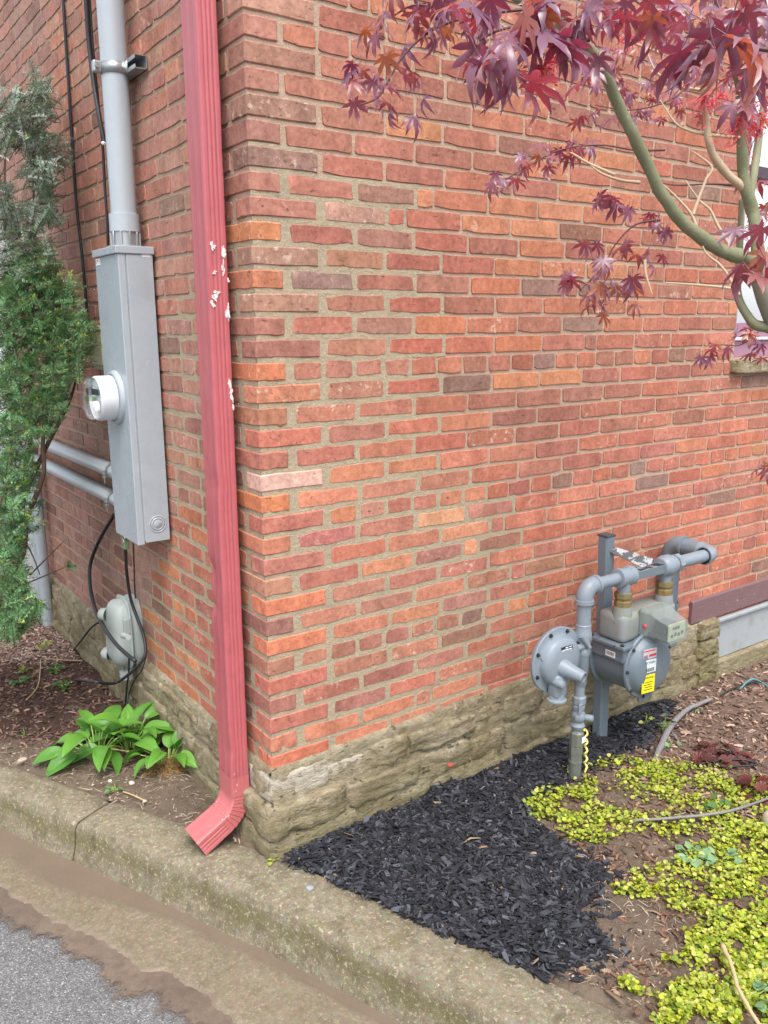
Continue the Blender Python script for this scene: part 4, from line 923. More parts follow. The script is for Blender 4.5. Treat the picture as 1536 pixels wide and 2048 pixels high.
# far corner: pale downspout and the neighbour beyond
fd = empty('downspout', (-0.05, 3.02, ZG)); tag(fd, 'pale grey downspout at the far end of the wall behind the shrub', 'downspout')
m_fd = plain('pale_grey_paint', S(196, 200, 204), 0.45)
mb = MB(); mb.bbox((-0.075, 3.0, -0.22), (-0.008, 3.075, 4.3), 0.008); mb.build('pipe', m_fd, fd)
mb = MB(); mb.sweep([(-0.042, 3.038, -0.20), (-0.06, 3.06, -0.25), (-0.14, 3.12, -0.275)], [(-0.035, -0.036), (0.035, -0.036), (0.035, 0.036), (-0.035, 0.036)]); mb.build('shoe', m_fd, fd)
# ------------------------------------------------------------------ gas service in front of the wall
M_GAS = grey_mat('gas_grey_paint', S(104, 116, 126), 0.42, 0.45); M_GAS2 = grey_mat('gas_pale_grey', S(124, 134, 144), 0.4, 0.4)
n = NT('rusty_brass'); g = n.noise(60, 5, 0.7); M_RUST = n.pbr(n.ramp(g, [(0.3, S(96, 92, 66)), (0.5, S(122, 112, 74)), (0.62, S(132, 88, 52)), (0.75, S(104, 60, 40))]), 0.7, 0.1, n.bump(g, 0.5, 0.002))
n = NT('algae_stained_aluminium'); g = n.ramp(n.noise(11, 6, 0.7), [(0.46, 0.0), (0.70, 0.6)]); M_ALG = n.pbr(n.mix(g, S(132, 136, 136), S(120, 124, 88)), 0.6, 0, n.bump(n.noise(80, 4), 0.2, 0.002))
GY = -0.256; RX = 1.142; BZ = 0.474
Gp = lambda px, py, y=GY: on_y(px, py, y)
# post
POSX, POSY = 1.428, -0.118
post = empty('steel_post', (POSX, POSY, ZG)); tag(post, 'grey painted square steel post with blackened top standing in the mulch', 'post')
mb = MB(); h = 0.0245; sec = [(-h, -h + 0.007), (-h + 0.007, -h), (h - 0.007, -h), (h, -h + 0.007), (h, h - 0.007), (h - 0.007, h), (-h + 0.007, h), (-h, h - 0.007)]
mb.sweep([(POSX + 0.012, POSY, -0.40), (POSX, POSY, 0.1), (POSX - 0.014, POSY, 0.598)], sec, None, True, up=(1, 0, 0)); mb.build('shaft', M_GAS, post)
mb = MB(); mb.bbox((POSX - 0.014 - 0.0255, POSY - 0.0255, 0.594), (POSX - 0.014 + 0.0255, POSY + 0.0255, 0.603), 0.002); mb.build('cap', plain('scorched_cap', S(64, 66, 68), 0.7, 0, 0.5, 60), post)
# bracket plate from post to the pipe bar, paint blackened
n = NT('blackened_plate'); g = n.ramp(n.noise(34, 5, 0.65, n.scalev((1, 1, 1))), [(0.46, 0.0), (0.52, 1.0)]); M_PLATE = n.pbr(n.mix(g, S(140, 142, 146), S(34, 32, 38)), 0.5, 0.1)
brk = empty('meter_bracket', (1.49, -0.2, BZ)); tag(brk, 'flat metal bracket with black blotches tying the post to the meter bar', 'bracket')
a = Vector((POSX - 0.012, POSY - 0.024, 0.548)); b = Vector((1.50, GY - 0.01, BZ + 0.026)); d = (b - a).normalized(); sdv = Vector((0, 0, 1)).cross(d).normalized(); up = d.cross(sdv); sdv = (sdv * 0.62 + up * 0.78).normalized(); up = d.cross(sdv)
mb = MB(); w0, w1 = 0.013, 0.026; t_ = up * 0.003
vs = [a - sdv * w0, a + sdv * w0, b + sdv * w1, b - sdv * w1]; vs = vs + [v - t_ for v in vs]
mb.add(vs, [(0, 1, 2, 3), (7, 6, 5, 4), (0, 4, 5, 1), (1, 5, 6, 2), (2, 6, 7, 3), (3, 7, 4, 0)]); mb.build('arm', M_PLATE, brk)
mb = MB(); mb.bbox((1.385, GY - 0.026, BZ + 0.012), (1.60, GY + 0.026, BZ + 0.017), 0.001); mb.build('bar_plate', M_PLATE, brk)
mb = MB(); mb.bbox((1.385, GY - 0.028, BZ - 0.016), (1.60, GY - 0.024, BZ + 0.017), 0.001); mb.bbox((1.385, GY + 0.024, BZ - 0.016), (1.60, GY + 0.028, BZ + 0.017), 0.001); mb.build('bar_web', M_GAS, brk)
# riser with fittings
ris = empty('gas_riser', (RX, GY, ZG)); tag(ris, 'grey gas riser pipe with hex couplings and shut off valve below the regulator', 'gas pipe')
def lat(nm, prof, x, y, mat, par, ns=20, sm=35): mb = MB(); mb.lathe(prof, Matrix.Translation((x, y, 0)), ns); return mb.build(nm, mat, par, sm)
M_ZINC = grey_mat('zinc_dark', S(128, 134, 132), 0.35, 0.3, 0.5); M_ZINC2 = grey_mat('zinc_olive', S(118, 122, 112), 0.42, 0.3, 0.3)
lat('lower_coupling', [(0.022, -0.34), (0.024, -0.258), (0.024, -0.215), (0.0255, -0.213), (0.0255, -0.206)], RX - 0.006, GY, M_ZINC, ris, 18)
lat('middle_coupling', [(0.0235, -0.206), (0.0235, -0.178), (0.025, -0.176), (0.025, -0.148), (0.022, -0.146)], RX - 0.005, GY, M_ZINC2, ris, 6, None)
lat('upper_coupling', [(0.0225, -0.146), (0.026, -0.142), (0.026, -0.092), (0.022, -0.088), (0.019, -0.080)], RX - 0.004, GY, M_ZINC2, ris, 8, None)
P = on_y(1158, 1468, GY - 0.026); sticker('fitting_label', axis_m((RX + 0.006, GY - 0.0262, -0.115), (0.05, -1, 0)), 0.022, 0.024, M_WHITE, ris)
valve = lat('valve_body', [(0.018, -0.085), (0.024, -0.074), (0.028, -0.062), (0.021, -0.048), (0.026, -0.030), (0.026, -0.016), (0.021, -0.004), (0.024, 0.006), (0.024, 0.016), (0.019, 0.022)], RX - 0.002, GY, M_GAS2, ris, 18)
mb = MB(); mb.lathe([(0.015, -0.04), (0.019, -0.034), (0.019, 0.02), (0.0185, 0.026), (0.012, 0.030), (0.0001, 0.031)], axis_m((RX - 0.002, GY, -0.024), (-0.55, -0.83, 0)), 18, False); mb.build('valve_stem', M_GAS2, valve, 40)
mb = MB(); mb.lathe([(0.009, 0.0), (0.013, 0.01), (0.013, 0.036), (0.008, 0.040), (0.0001, 0.040)], axis_m((RX + 0.012, GY - 0.01, -0.032), (0.6, -0.8, 0)), 16, False); mb.build('lock_lug', M_GAS2, valve, 40)
mb = MB(); mb.bbox((RX - 0.026, GY - 0.026, -0.010), (RX - 0.008, GY - 0.018, 0.034), 0.004); mb.build('lock_wing', M_GAS2, valve)
lat('union', [(0.020, 0.020), (0.026, 0.026), (0.026, 0.050), (0.021, 0.056)], RX, GY, M_GAS2, ris, 8, None)
lat('nipple', [(0.0195, 0.056), (0.0185, 0.075), (0.020, 0.10)], RX, GY, M_GAS2, ris)
lat('reducer', [(0.021, 0.095), (0.023, 0.105), (0.022, 0.125), (0.027, 0.150), (0.027, 0.215)], RX + 0.002, GY, M_GAS, ris)
# regulator
reg = empty('gas_regulator', (RX, GY, 0.2)); tag(reg, 'disc shaped grey gas regulator with black bolts and vent spout beside the riser', 'regulator')
lat('inline_body', [(0.026, 0.212), (0.029, 0.220), (0.029, 0.236), (0.024, 0.246), (0.031, 0.270), (0.033, 0.290), (0.031, 0.305), (0.029, 0.310), (0.029, 0.332), (0.025, 0.336)], RX + 0.004, GY, M_GAS2, reg, 20)
RC = on_y(1117, 1322, GY - 0.012); RC = Vector((RC.x + 0.004, GY + 0.005, RC.z)); Mr = axis_m(RC, (0, -1, 0)); RR = 0.122
mb = MB(); mb.lathe([(0.0001, -0.052), (0.055, -0.050), (0.085, -0.034), (0.098, -0.006), (RR, -0.005), (RR, 0.0005), (0.098, 0.001)], Mr, 56, False); mb.build('rear_case', M_GAS, reg, 35)
mb = MB(); mb.lathe([(0.10, 0.001), (RR, 0.001), (RR + 0.001, 0.006), (RR - 0.002, 0.0085), (0.099, 0.009), (0.094, 0.012), (0.090, 0.030), (0.082, 0.040), (0.060, 0.047), (0.0001, 0.050)], Mr, 56, False); front = mb.build('front_case', M_GAS2, reg, 35)
for i in range(8):
    aa = RAD(22 + 45 * i); mb = MB(); mb.lathe([(0.0078, 0.004), (0.0078, 0.0115), (0.0050, 0.0120), (0.0050, 0.017), (0.0001, 0.0175)], Mr @ Matrix.Translation((0.109 * math.cos(aa), 0.109 * math.sin(aa), 0)), 6, False); mb.build('bolt', M_BLACK, reg)
mb = MB(); mb.lathe([(0.034, 0.03), (0.032, 0.055), (0.027, 0.075), (0.0225, 0.115), (0.0215, 0.128), (0.017, 0.129), (0.016, 0.110)], Mr @ Matrix.Translation((-0.020, -0.006, 0)) @ Matrix.Rotation(RAD(16), 4, 'Y') @ Matrix.Rotation(RAD(12), 4, 'X'), 24, False); sp_ = mb.build('spring_tower', M_GAS2, reg, 40)
mb = MB(); mb.lathe([(0.0175, 0.118), (0.010, 0.119), (0.010, 0.126), (0.0001, 0.126)], Mr @ Matrix.Translation((-0.020, -0.006, 0)) @ Matrix.Rotation(RAD(16), 4, 'Y') @ Matrix.Rotation(RAD(12), 4, 'X'), 12, False); mb.build('spring_cap', M_ALG, sp_)
mb = MB(); mb.bbox((-0.052, -0.128, 0.006), (0.008, -0.035, 0.060), 0.016, 3, Mr); mb.build('vent_body', M_GAS2, reg, 40)
mb = MB(); mb.lathe([(0.036, 0.0), (0.036, 0.006), (0.030, 0.010), (0.026, 0.03)], Mr @ Matrix.Translation((-0.024, -0.138, 0.034)) @ Matrix.Rotation(RAD(-90), 4, 'X'), 22); mb.build('vent_flange', M_GAS2, reg, 40)
mb = MB(); mb.lathe([(0.016, 0.04), (0.017, 0.066), (0.012, 0.078), (0.0001, 0.081)], Mr @ Matrix.Translation((-0.040, -0.062, 0)), 18, False); mb.build('test_plug', M_GAS2, reg, 40)
mb = MB(); mb.tube([Mr @ Vector((-0.09, 0.02, 0.01)), Vector((RX + 0.01, GY - 0.012, 0.255))], 0.014, 12); mb.build('link_arm', M_GAS2, reg, 40)
mb = MB(); mb.tube([Vector((RX - 0.024, GY - 0.02, 0.300)), Vector((RX + 0.004, GY - 0.034, 0.252))], [0.012, 0.008], 10); mb.build('rib', M_GAS2, reg, 40)
Ms = Mr @ Matrix.Translation((0.004, 0.046, 0.0462)); pl = sticker('name_plate', Ms, 0.056, 0.036, M_INK, reg, 0.001)
for r_ in range(4):
    for c_ in range(3):
        if (r_ * 3 + c_) % 5 != 4: mb = MB(); mb.box((-0.025 + c_ * 0.018, -0.014 + r_ * 0.0085, 0.001), (-0.025 + c_ * 0.018 + 0.013, -0.0105 + r_ * 0.0085, 0.0013), Ms); mb.build('plate_print', M_WHITE, pl)
sticker('white_tag', Mr @ Matrix.Translation((0.062, -0.016, 0.0405)) @ Matrix.Rotation(RAD(14), 4, 'Y'), 0.020, 0.046, M_WHITE, reg)
# pipe from the regulator up and along to the meter
pip = empty('gas_pipe', (RX, GY, 0.33)); tag(pip, 'grey gas pipe rising from the regulator and turning right above the meter', 'gas pipe')
lat('upright', [(0.0262, 0.33), (0.0262, 0.44)], RX + 0.004, GY, M_GAS2, pip, 24)
def elbow_m(nm, c0, d0, d1, R, r, mat, par, collar=0.004, n=14):
    d0 = Vector(d0); d1 = Vector(d1); mb = MB(); path = [Vector(c0) + d0 * R * (math.sin(t) - 1) + d1 * R * (1 - math.cos(t)) for t in [math.pi / 2 * i / n for i in range(n + 1)]]
    mb.tube([path[0] - d0 * 0.012] + path + [path[-1] + d1 * 0.012], r, 24, False)
    for p, dd in ((path[0] - d0 * 0.012, d0), (path[-1] + d1 * 0.012, d1)): mb.lathe([(r * 0.98, -0.008), (r + collar, -0.007), (r + collar, 0.007), (r * 0.98, 0.008)], axis_m(p, dd), 24, False)
    return mb.build(nm, mat, par, 50)
elbow_m('elbow', (RX + 0.004, GY, BZ), (0, 0, 1), (1, 0, 0), 0.042, 0.031, M_GAS2, pip)
mb = MB(); mb.tube([(RX + 0.05, GY, BZ), (1.352, GY, BZ)], 0.0225, 22); mb.build('arm', M_GAS2, pip, 40)
T1, T2 = 1.360, 1.606
def tee(x, par, mat, drop):
    mb = MB(); mb.lathe([(0.030, -0.042), (0.037, -0.040), (0.037, -0.020), (0.033, -0.016), (0.033, 0.016), (0.037, 0.020), (0.037, 0.040), (0.030, 0.042)], axis_m((x, GY, BZ), (1, 0, 0)), 26); mb.lathe([(0.0245, -0.062), (0.0245, 0.0)], Matrix.Translation((x, GY, BZ)), 22); return mb.build('tee', mat, par, 40)
tee(T1, pip, M_GAS2, 0)
# meter
gm = empty('gas_meter', (1.47, -0.23, 0.0)); tag(gm, 'round grey gas meter with yellow warning sticker hung below the pipe bar', 'gas meter')
for x in (T1, T2):
    mb = MB(); mb.lathe([(0.0225, 0.352), (0.0335, 0.354), (0.0335, 0.380), (0.030, 0.384), (0.030, 0.392), (0.034, 0.394), (0.034, 0.412), (0.0225, 0.414)], Matrix.Translation((x, GY, 0)), 8); mb.build('union_nut', M_RUST, gm)
DCX, DCZ, DR = 1.447, 0.125, 0.118; DY0, DY1 = -0.318, -0.150
mb = MB(); mb.bbox((T1 - 0.040, DY0 + 0.02, 0.222), (T2 + 0.035, DY1 - 0.02, 0.335), 0.024, 4)
mb.lathe([(0.042, 0.30), (0.034, 0.36)], Matrix.Translation((T1, GY, 0)), 22); mb.lathe([(0.042, 0.30), (0.034, 0.36)], Matrix.Translation((T2, GY, 0)), 22); top = mb.build('top_case', M_ALG, gm, 40)
mb = MB(); mb.bbox((T1 - 0.062, DY0 - 0.004, 0.210), (T2 + 0.05, DY1 + 0.01, 0.224), 0.003); mb.build('case_flange', M_GAS, gm)
mb = MB(); mb.bbox((T1 - 0.045, DY0 + 0.006, 0.150), (T2 + 0.034, DY1 - 0.004, 0.209), 0.008); mb.build('neck', M_GAS, gm)
Md = axis_m((DCX, 0, DCZ), (0, -1, 0))
mb = MB(); mb.lathe([(DR, -DY1), (DR, -DY0)], Md, 64); mb.build('drum', M_GAS, gm, 35)
for y, sg in ((DY0, 1), (DY1, -1)):
    z0 = -y; mb = MB()
    mb.lathe([(DR - 0.004, z0 - 0.006 * sg), (DR + 0.016, z0 - 0.006 * sg), (DR + 0.017, z0), (DR + 0.014, z0 + 0.006 * sg), (DR + 0.001, z0 + 0.007 * sg), (DR - 0.008, z0 + 0.020 * sg), (DR - 0.016, z0 + 0.030 * sg), (DR - 0.034, z0 + 0.038 * sg), (0.0001, z0 + 0.042 * sg)], Md, 64, False)
    cov = mb.build('end_cover', M_GAS, gm, 35)
    mb = MB(); mb.bbox((-0.040, -DR - 0.030, z0 - 0.008 * sg if sg > 0 else z0 - 0.004), (0.040, -DR + 0.02, z0 + 0.004 if sg > 0 else z0 + 0.008), 0.004, 2, Md); mb.build('foot_lug', M_GAS, gm)
    for i in range(9):
        aa = RAD(20 + 40 * i); mb = MB(); k0 = z0 + 0.005 * sg; mb.lathe([(0.0062, k0), (0.0062, k0 + 0.007 * sg), (0.0035, k0 + 0.010 * sg), (0.0001, k0 + 0.010 * sg)], Md @ Matrix.Translation(((DR + 0.0085) * math.cos(aa), (DR + 0.0085) * math.sin(aa), 0)), 6, False); mb.build('bolt', M_BLACK, cov)
    if sg > 0:
        zf = z0 + 0.0405
        Mf = Md @ Matrix.Translation((-0.040, 0, zf - 0.001)) @ Matrix.Rotation(RAD(-7), 4, 'Y') @ Matrix.Scale(1.22, 4)
        ys = sticker('warning_sticker', Mf @ Matrix.Translation((0, -0.046, 0)), 0.052, 0.058, plain('yellow_sticker', S(246, 224, 30), 0.45, 0, 0.02), gm, 0.0012)
        ws_ = sticker('utility_sticker', Mf @ Matrix.Translation((0, 0.012, 0)), 0.055, 0.042, plain('grey_sticker', S(206, 214, 218), 0.45, 0, 0.02), gm, 0.0012)
        rs_ = sticker('red_notice', Mf @ Matrix.Translation((0, 0.053, -0.001)), 0.055, 0.032, plain('faded_notice', S(186, 182, 188), 0.45, 0, 0.02), gm, 0.0012)
        for i in range(4): mb = MB(); mb.box((-0.018 + 0.003 * (i % 2), -0.066 + i * 0.008, 0.0012), (0.018 - 0.002 * (i % 3), -0.0635 + i * 0.008, 0.0016), Mf); mb.build('print_line', M_INK, ys)
        for (x0, x1, y0, y1) in ((-0.026, 0.020, 0.061, 0.0645), (-0.026, -0.016, 0.043, 0.049), (-0.004, 0.026, 0.043, 0.051)): mb = MB(); mb.box((x0, y0, 0.0003), (x1, y1, 0.0008), Mf); mb.build('print_block', M_LREDB, rs_)
        for i in range(17): mb = MB(); mb.box((-0.021 + i * 0.0025, -0.006, 0.0012), (-0.021 + i * 0.0025 + (0.0009 if i % 3 else 0.0016), 0.006, 0.0016), Mf); mb.build('bar', M_INK, ws_)
        STICK = Mf
sticker('barcode_label', axis_m((T1 - 0.0455, DY0 + 0.070, 0.176), (-1, 0, 0)), 0.046, 0.024, M_WHITE, gm, 0.0012)
Mb_ = axis_m((T1 - 0.0455, DY0 + 0.070, 0.176), (-1, 0, 0))
for i in range(14): mb = MB(); mb.box((-0.017 + i * 0.0025, -0.006, 0.0012), (-0.017 + i * 0.0025 + (0.0009 if i % 4 else 0.0015), 0.007, 0.0015), Mb_); mb.build('bar', M_INK, gm)
mb = MB(); mb.lathe([(0.004, 0), (0.004, 0.004)], axis_m((T1 - 0.062, DY0 + 0.04, 0.218), (0, 0, 1)), 6); mb.build('bolt', M_BLACK, gm)
for x, y in ((T1 - 0.052, DY1 - 0.01), (T1 - 0.052, DY0 + 0.012), (T1 + 0.08, DY0 + 0.004)): mb = MB(); mb.lathe([(0.0075, 0), (0.0075, 0.007), (0.004, 0.009)], Matrix.Translation((x, y, 0.224)), 6); mb.build('bolt', M_BLACK, gm)
# index with clear cover
IX = 1.468
n = NT('cloudy_clear_plastic'); pb = n.pbr(S(166, 174, 176), 0.16, 0, None, 0.5); tb = n.new('BsdfTransparent'); tb.inputs[0].default_value = (0.86, 0.90, 0.82, 1); mx = n.new('MixShader'); mx.inputs[0].default_value = 0.62
n.link(n.bsdf.outputs[0], mx.inputs[1]); n.link(tb.outputs[0], mx.inputs[2]); n.link(mx.outputs[0], n.out.inputs[0]); M_CLOUD = n.m
mb = MB(); mb.bbox((IX - 0.062, DY0 - 0.012, 0.236), (IX + 0.062, DY0 + 0.03, 0.352), 0.016, 3); mb.build('index_base', M_ALG, gm, 40)
def ring4(y, x0, x1, z0, z1, c): return [(x0 + c, y, z0), (x1 - c, y, z0), (x1, y, z0 + c), (x1, y, z1 - c), (x1 - c, y, z1), (x0 + c, y, z1), (x0, y, z1 - c), (x0, y, z0 + c)]
secs = [ring4(DY0 + 0.012, IX - 0.064, IX + 0.064, 0.232, 0.358, 0.018), ring4(DY0 - 0.035, IX - 0.062, IX + 0.062, 0.236, 0.358, 0.018), ring4(DY0 - 0.075, IX - 0.058, IX + 0.058, 0.242, 0.338, 0.014), ring4(DY0 - 0.112, IX - 0.056, IX + 0.056, 0.246, 0.322, 0.010)]
mb = MB(); vs = [p for s_ in secs for p in s_]; mb.add(vs, [(i * 8 + j, i * 8 + (j + 1) % 8, (i + 1) * 8 + (j + 1) % 8, (i + 1) * 8 + j) for i in range(3) for j in range(8)] + [tuple(range(31, 23, -1))]); ic = mb.build('index_cover', M_CLOUD, gm)
mb = MB(); mb.bbox((IX - 0.050, DY0 - 0.106, 0.250), (IX + 0.050, DY0 - 0.10, 0.318), 0.004); fc = mb.build('index_face', plain('index_cream', S(206, 212, 184), 0.5, 0, 0.05), gm)
for i in range(4):
    mb = MB(); mb.lathe([(0.0075, 0.0), (0.0075, 0.0012)], axis_m((IX - 0.030 + i * 0.020, DY0 - 0.1062, 0.272 + 0.004 * (i % 2)), (0, -1, 0)), 14); mb.build('dial', M_DARKG, fc)
mb = MB(); mb.box((IX - 0.026, DY0 - 0.1075, 0.295), (IX + 0.012, DY0 - 0.106, 0.305)); mb.build('counter', M_DARKG, fc)
mb = MB(); mb.box((IX - 0.045, DY0 - 0.095, 0.255), (IX + 0.045, DY0 - 0.01, 0.262)); mb.box((IX - 0.03, DY0 - 0.08, 0.262), (IX + 0.03, DY0 - 0.03, 0.31)); mb.build('index_works', M_DARKG, gm)
mb = MB(); mb.lathe([(0.0075, 0.0), (0.0075, 0.006), (0.005, 0.008)], axis_m((IX - 0.0625, DY0 - 0.012, 0.290), (-1, 0, 0)), 14); mb.build('seal', plain('red_seal', S(206, 70, 84), 0.4), gm, 40)
# outlet: second tee, valve ball, pipe on, and back into the wall
outp = empty('outlet_pipe', (T2, GY, BZ)); tag(outp, 'thick grey outlet pipe from the meter looping back towards the brick wall', 'gas pipe')
tee(T2, outp, M_GAS2, 0)
mb = MB(); mb.lathe([(0.020, -0.048), (0.036, -0.036), (0.043, -0.012), (0.043, 0.012), (0.036, 0.030), (0.026, 0.040)], axis_m((T2 + 0.004, GY, BZ), (1, 0, 0)), 26); mb.build('ball', M_GAS2, outp, 50)
mb = MB(); mb.lathe([(0.030, 0.0), (0.038, 0.002), (0.038, 0.026), (0.028, 0.028)], axis_m((T2 + 0.050, GY, BZ), (1, 0, 0)), 8); mb.build('hex_nut', M_GAS2, outp)
mb = MB(); mb.tube([(T2 + 0.07, GY, BZ), (1.880, GY, BZ)], 0.0255, 24); mb.build('arm', M_GAS2, outp, 40)
elbow_m('elbow', (1.912, GY, BZ), (1, 0, 0), (0, 1, 0), 0.042, 0.034, M_GAS2, outp)
mb = MB(); mb.tube([(1.912, GY + 0.05, BZ), (1.912, -0.105, BZ)], [0.036, 0.040], 24); mb.build('return_arm', M_GAS, outp, 40)
elbow_m('elbow', (1.912, -0.062, BZ), (0, 1, 0), (0, 0, -1), 0.045, 0.042, M_GAS, outp)
mb = MB(); mb.tube([(1.912, -0.062, BZ - 0.05), (1.912, -0.062, 0.20)], 0.037, 24); mb.build('drop', M_GAS, outp, 40)
elbow_m('elbow', (1.912, -0.062, 0.150), (0, 0, -1), (0, 1, 0), 0.045, 0.042, M_GAS, outp)
mb = MB(); mb.tube([(1.912, -0.03, 0.150), (1.912, 0.06, 0.150)], 0.037, 24); mb.build('wall_entry', M_GAS, outp, 40)
mb = MB(); mb.tube([(T2 + 0.02, GY + 0.07, BZ - 0.02), (T2 - 0.01, GY + 0.03, BZ - 0.01)], 0.009, 10); mb.build('test_cock', M_DARKG, outp, 40)
# yellow tracer wire
tw = []; 
for i in range(60):
    t = i / 59; z = -0.088 - 0.17 * t; tw.append(Vector((RX + 0.032 + 0.005 * math.sin(t * 30) + 0.008 * t, GY - 0.012 + 0.006 * math.cos(t * 30), z)))
cable('tracer_wire', 'twisted pale yellow tracer wire hanging beside the riser fittings', [Vector((RX + 0.012, GY - 0.02, -0.082))] + tw[::3] + [tw[-1] + Vector((-0.004, 0, -0.03))], 0.0042, plain('yellow_wire', S(226, 214, 120), 0.5), 'wire')
# lettering on the stickers
def text(s_, M, size, mat, par, nm):
    cu = bpy.data.curves.new(nm, 'FONT'); cu.body = s_; cu.size = size; cu.align_x = 'CENTER'; cu.align_y = 'CENTER'; cu.extrude = 0.0003
    ob = bpy.data.objects.new(nm, cu); COL.objects.link(ob); bpy.context.view_layer.update()
    me = bpy.data.meshes.new_from_object(ob.evaluated_get(bpy.context.evaluated_depsgraph_get())); bpy.data.objects.remove(ob)
    me.transform(M); me.materials.append(mat); return put(nm, me, par)
text('WARNING', STICK @ Matrix.Translation((0, -0.026, 0.0014)), 0.0098, M_INK, ys, 'lettering')
text('VECTREN', STICK @ Matrix.Translation((0, 0.023, 0.0014)), 0.0105, M_INK, ws_, 'lettering')
# ------------------------------------------------------------------ ground litter
def in_poly(x, y, poly):
    c = False; j = len(poly) - 1
    for i in range(len(poly)):
        (xi, yi), (xj, yj) = poly[i], poly[j]
        if (yi > y) != (yj > y) and x < (xj - xi) * (y - yi) / (yj - yi) + xi: c = not c
        j = i
    return c
def edge_dist(x, y, poly):
    best = 9
    for i in range(len(poly)):
        a = Vector(poly[i]); b = Vector(poly[(i + 1) % len(poly)]); ab = b - a; p = Vector((x, y)); k = max(0, min(1, (p - a).dot(ab) / max(1e-9, ab.length_squared))); best = min(best, (p - a - ab * k).length)
    return best
def clear_ground(x, y):
    if x > -0.05 and y > -0.05: return False          # inside the building
    s_, t_ = curb_st((x, y)); return t_ > curb_w(s_) - 0.02
def gpoly(px): return [tuple(on_z(x, y, ZG + 0.01)[:2]) for x, y in px]
def chip(mb, P, L, W, T, yaw, tilt, roll, rr):
    M = Matrix.Translation(P) @ Matrix.Rotation(yaw, 4, 'Z') @ Matrix.Rotation(tilt, 4, 'Y') @ Matrix.Rotation(roll, 4, 'X')
    a = rr.uniform(0.25, 1.0); b = rr.uniform(0.25, 1.0); bow = rr.uniform(-0.1, 0.15) * L
    vs = [(-L / 2, -W / 2 * a, -T / 2), (L / 2, -W / 2 * b, -T / 2), (L / 2 * rr.uniform(0.8, 1), W / 2 * b, -T / 2), (-L / 2 * rr.uniform(0.8, 1), W / 2 * a, -T / 2), (-L / 2, -W / 2 * a, T / 2), (L / 2, -W / 2 * b, T / 2), (L / 2 * 0.9, W / 2 * b, T / 2), (-L / 2 * 0.9, W / 2 * a, T / 2), (0, -W / 2, bow - T / 2), (0, W / 2, bow - T / 2), (0, -W / 2, bow + T / 2), (0, W / 2, bow + T / 2)]
    mb.add([M @ Vector(v) for v in vs], [(4, 10, 11, 7), (10, 5, 6, 11), (0, 8, 10, 4), (8, 1, 5, 10), (2, 9, 11, 6), (9, 3, 7, 11), (3, 0, 4, 7), (1, 2, 6, 5)])
def mulch(name, label, poly, n, cols, size, mound, seed, cat, spill=0.0):
    rr = random.Random(seed); mb = MB(); xs = [p[0] for p in poly]; ys_ = [p[1] for p in poly]; k = 0; tries = 0
    while k < n and tries < n * 30:
        tries += 1; x = rr.uniform(min(xs) - spill, max(xs) + spill); y = rr.uniform(min(ys_) - spill, max(ys_) + spill); ins = in_poly(x, y, poly)
        if not ins:
            if spill <= 0 or rr.random() > 0.35 or edge_dist(x, y, poly) > spill * rr.random() ** 2.5: continue
        if not clear_ground(x, y) and rr.random() > 0.004: continue
        if x > -0.05 and y > -0.03: continue
        if name == 'bed_litter' and ((x - 0.60) / 0.17) ** 2 + ((y + 0.86) / 0.15) ** 2 < 1 and rr.random() > 0.15: continue
        e = min(1, edge_dist(x, y, poly) / 0.09) if ins else 0
        L = (size[0] + (size[1] - size[0]) * rr.random() ** 1.6) * (1.7 if rr.random() < 0.05 else 1); c = rr.choice(cols) if (name != 'black_mulch' or rr.random() > 0.012) else rr.choice([S(128, 104, 84), S(150, 132, 110), S(110, 112, 120)]); v = rr.uniform(0.65, 1.35); mb.col = (c[0] * v, c[1] * v, c[2] * v, 1)
        z = soil_z(x, y) + mound * e * (0.75 + 0.5 * fbm(Vector((x * 5, y * 5, 2)), 3)) + rr.uniform(-0.003, 0.008)
        chip(mb, (x, y, z), L, L * rr.uniform(0.16, 0.42), rr.uniform(0.0015, 0.004), rr.uniform(0, 6.28), rr.gauss(0, 0.24), rr.gauss(0, 0.35), rr); k += 1
    if mound > 0:
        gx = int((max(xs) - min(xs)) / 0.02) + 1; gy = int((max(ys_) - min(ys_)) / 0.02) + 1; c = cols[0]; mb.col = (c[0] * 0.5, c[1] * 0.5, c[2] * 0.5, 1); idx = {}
        vs = []; fs = []
        for i in range(gx + 1):
            for j in range(gy + 1):
                x = min(xs) + (max(xs) - min(xs)) * i / gx; y = min(ys_) + (max(ys_) - min(ys_)) * j / gy
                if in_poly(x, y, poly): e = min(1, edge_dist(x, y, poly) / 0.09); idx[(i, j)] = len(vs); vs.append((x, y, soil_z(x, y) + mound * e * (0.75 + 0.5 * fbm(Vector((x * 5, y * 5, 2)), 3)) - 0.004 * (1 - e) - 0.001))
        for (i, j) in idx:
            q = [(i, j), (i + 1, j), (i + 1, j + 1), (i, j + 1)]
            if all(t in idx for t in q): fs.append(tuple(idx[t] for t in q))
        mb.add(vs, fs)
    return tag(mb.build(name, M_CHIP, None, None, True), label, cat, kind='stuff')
BLK = gpoly([(556, 1708), (600, 1672), (720, 1618), (890, 1528), (1010, 1462), (1130, 1396), (1240, 1372), (1335, 1380), (1350, 1412), (1305, 1470), (1255, 1500), (1180, 1540), (1120, 1572), (1068, 1600), (1075, 1640), (1130, 1680), (1200, 1722), (1222, 1752), (1185, 1785), (1172, 1822), (1190, 1860), (1222, 1886), (1214, 1912), (1165, 1925), (1090, 1945), (950, 1886), (800, 1822), (680, 1762)])
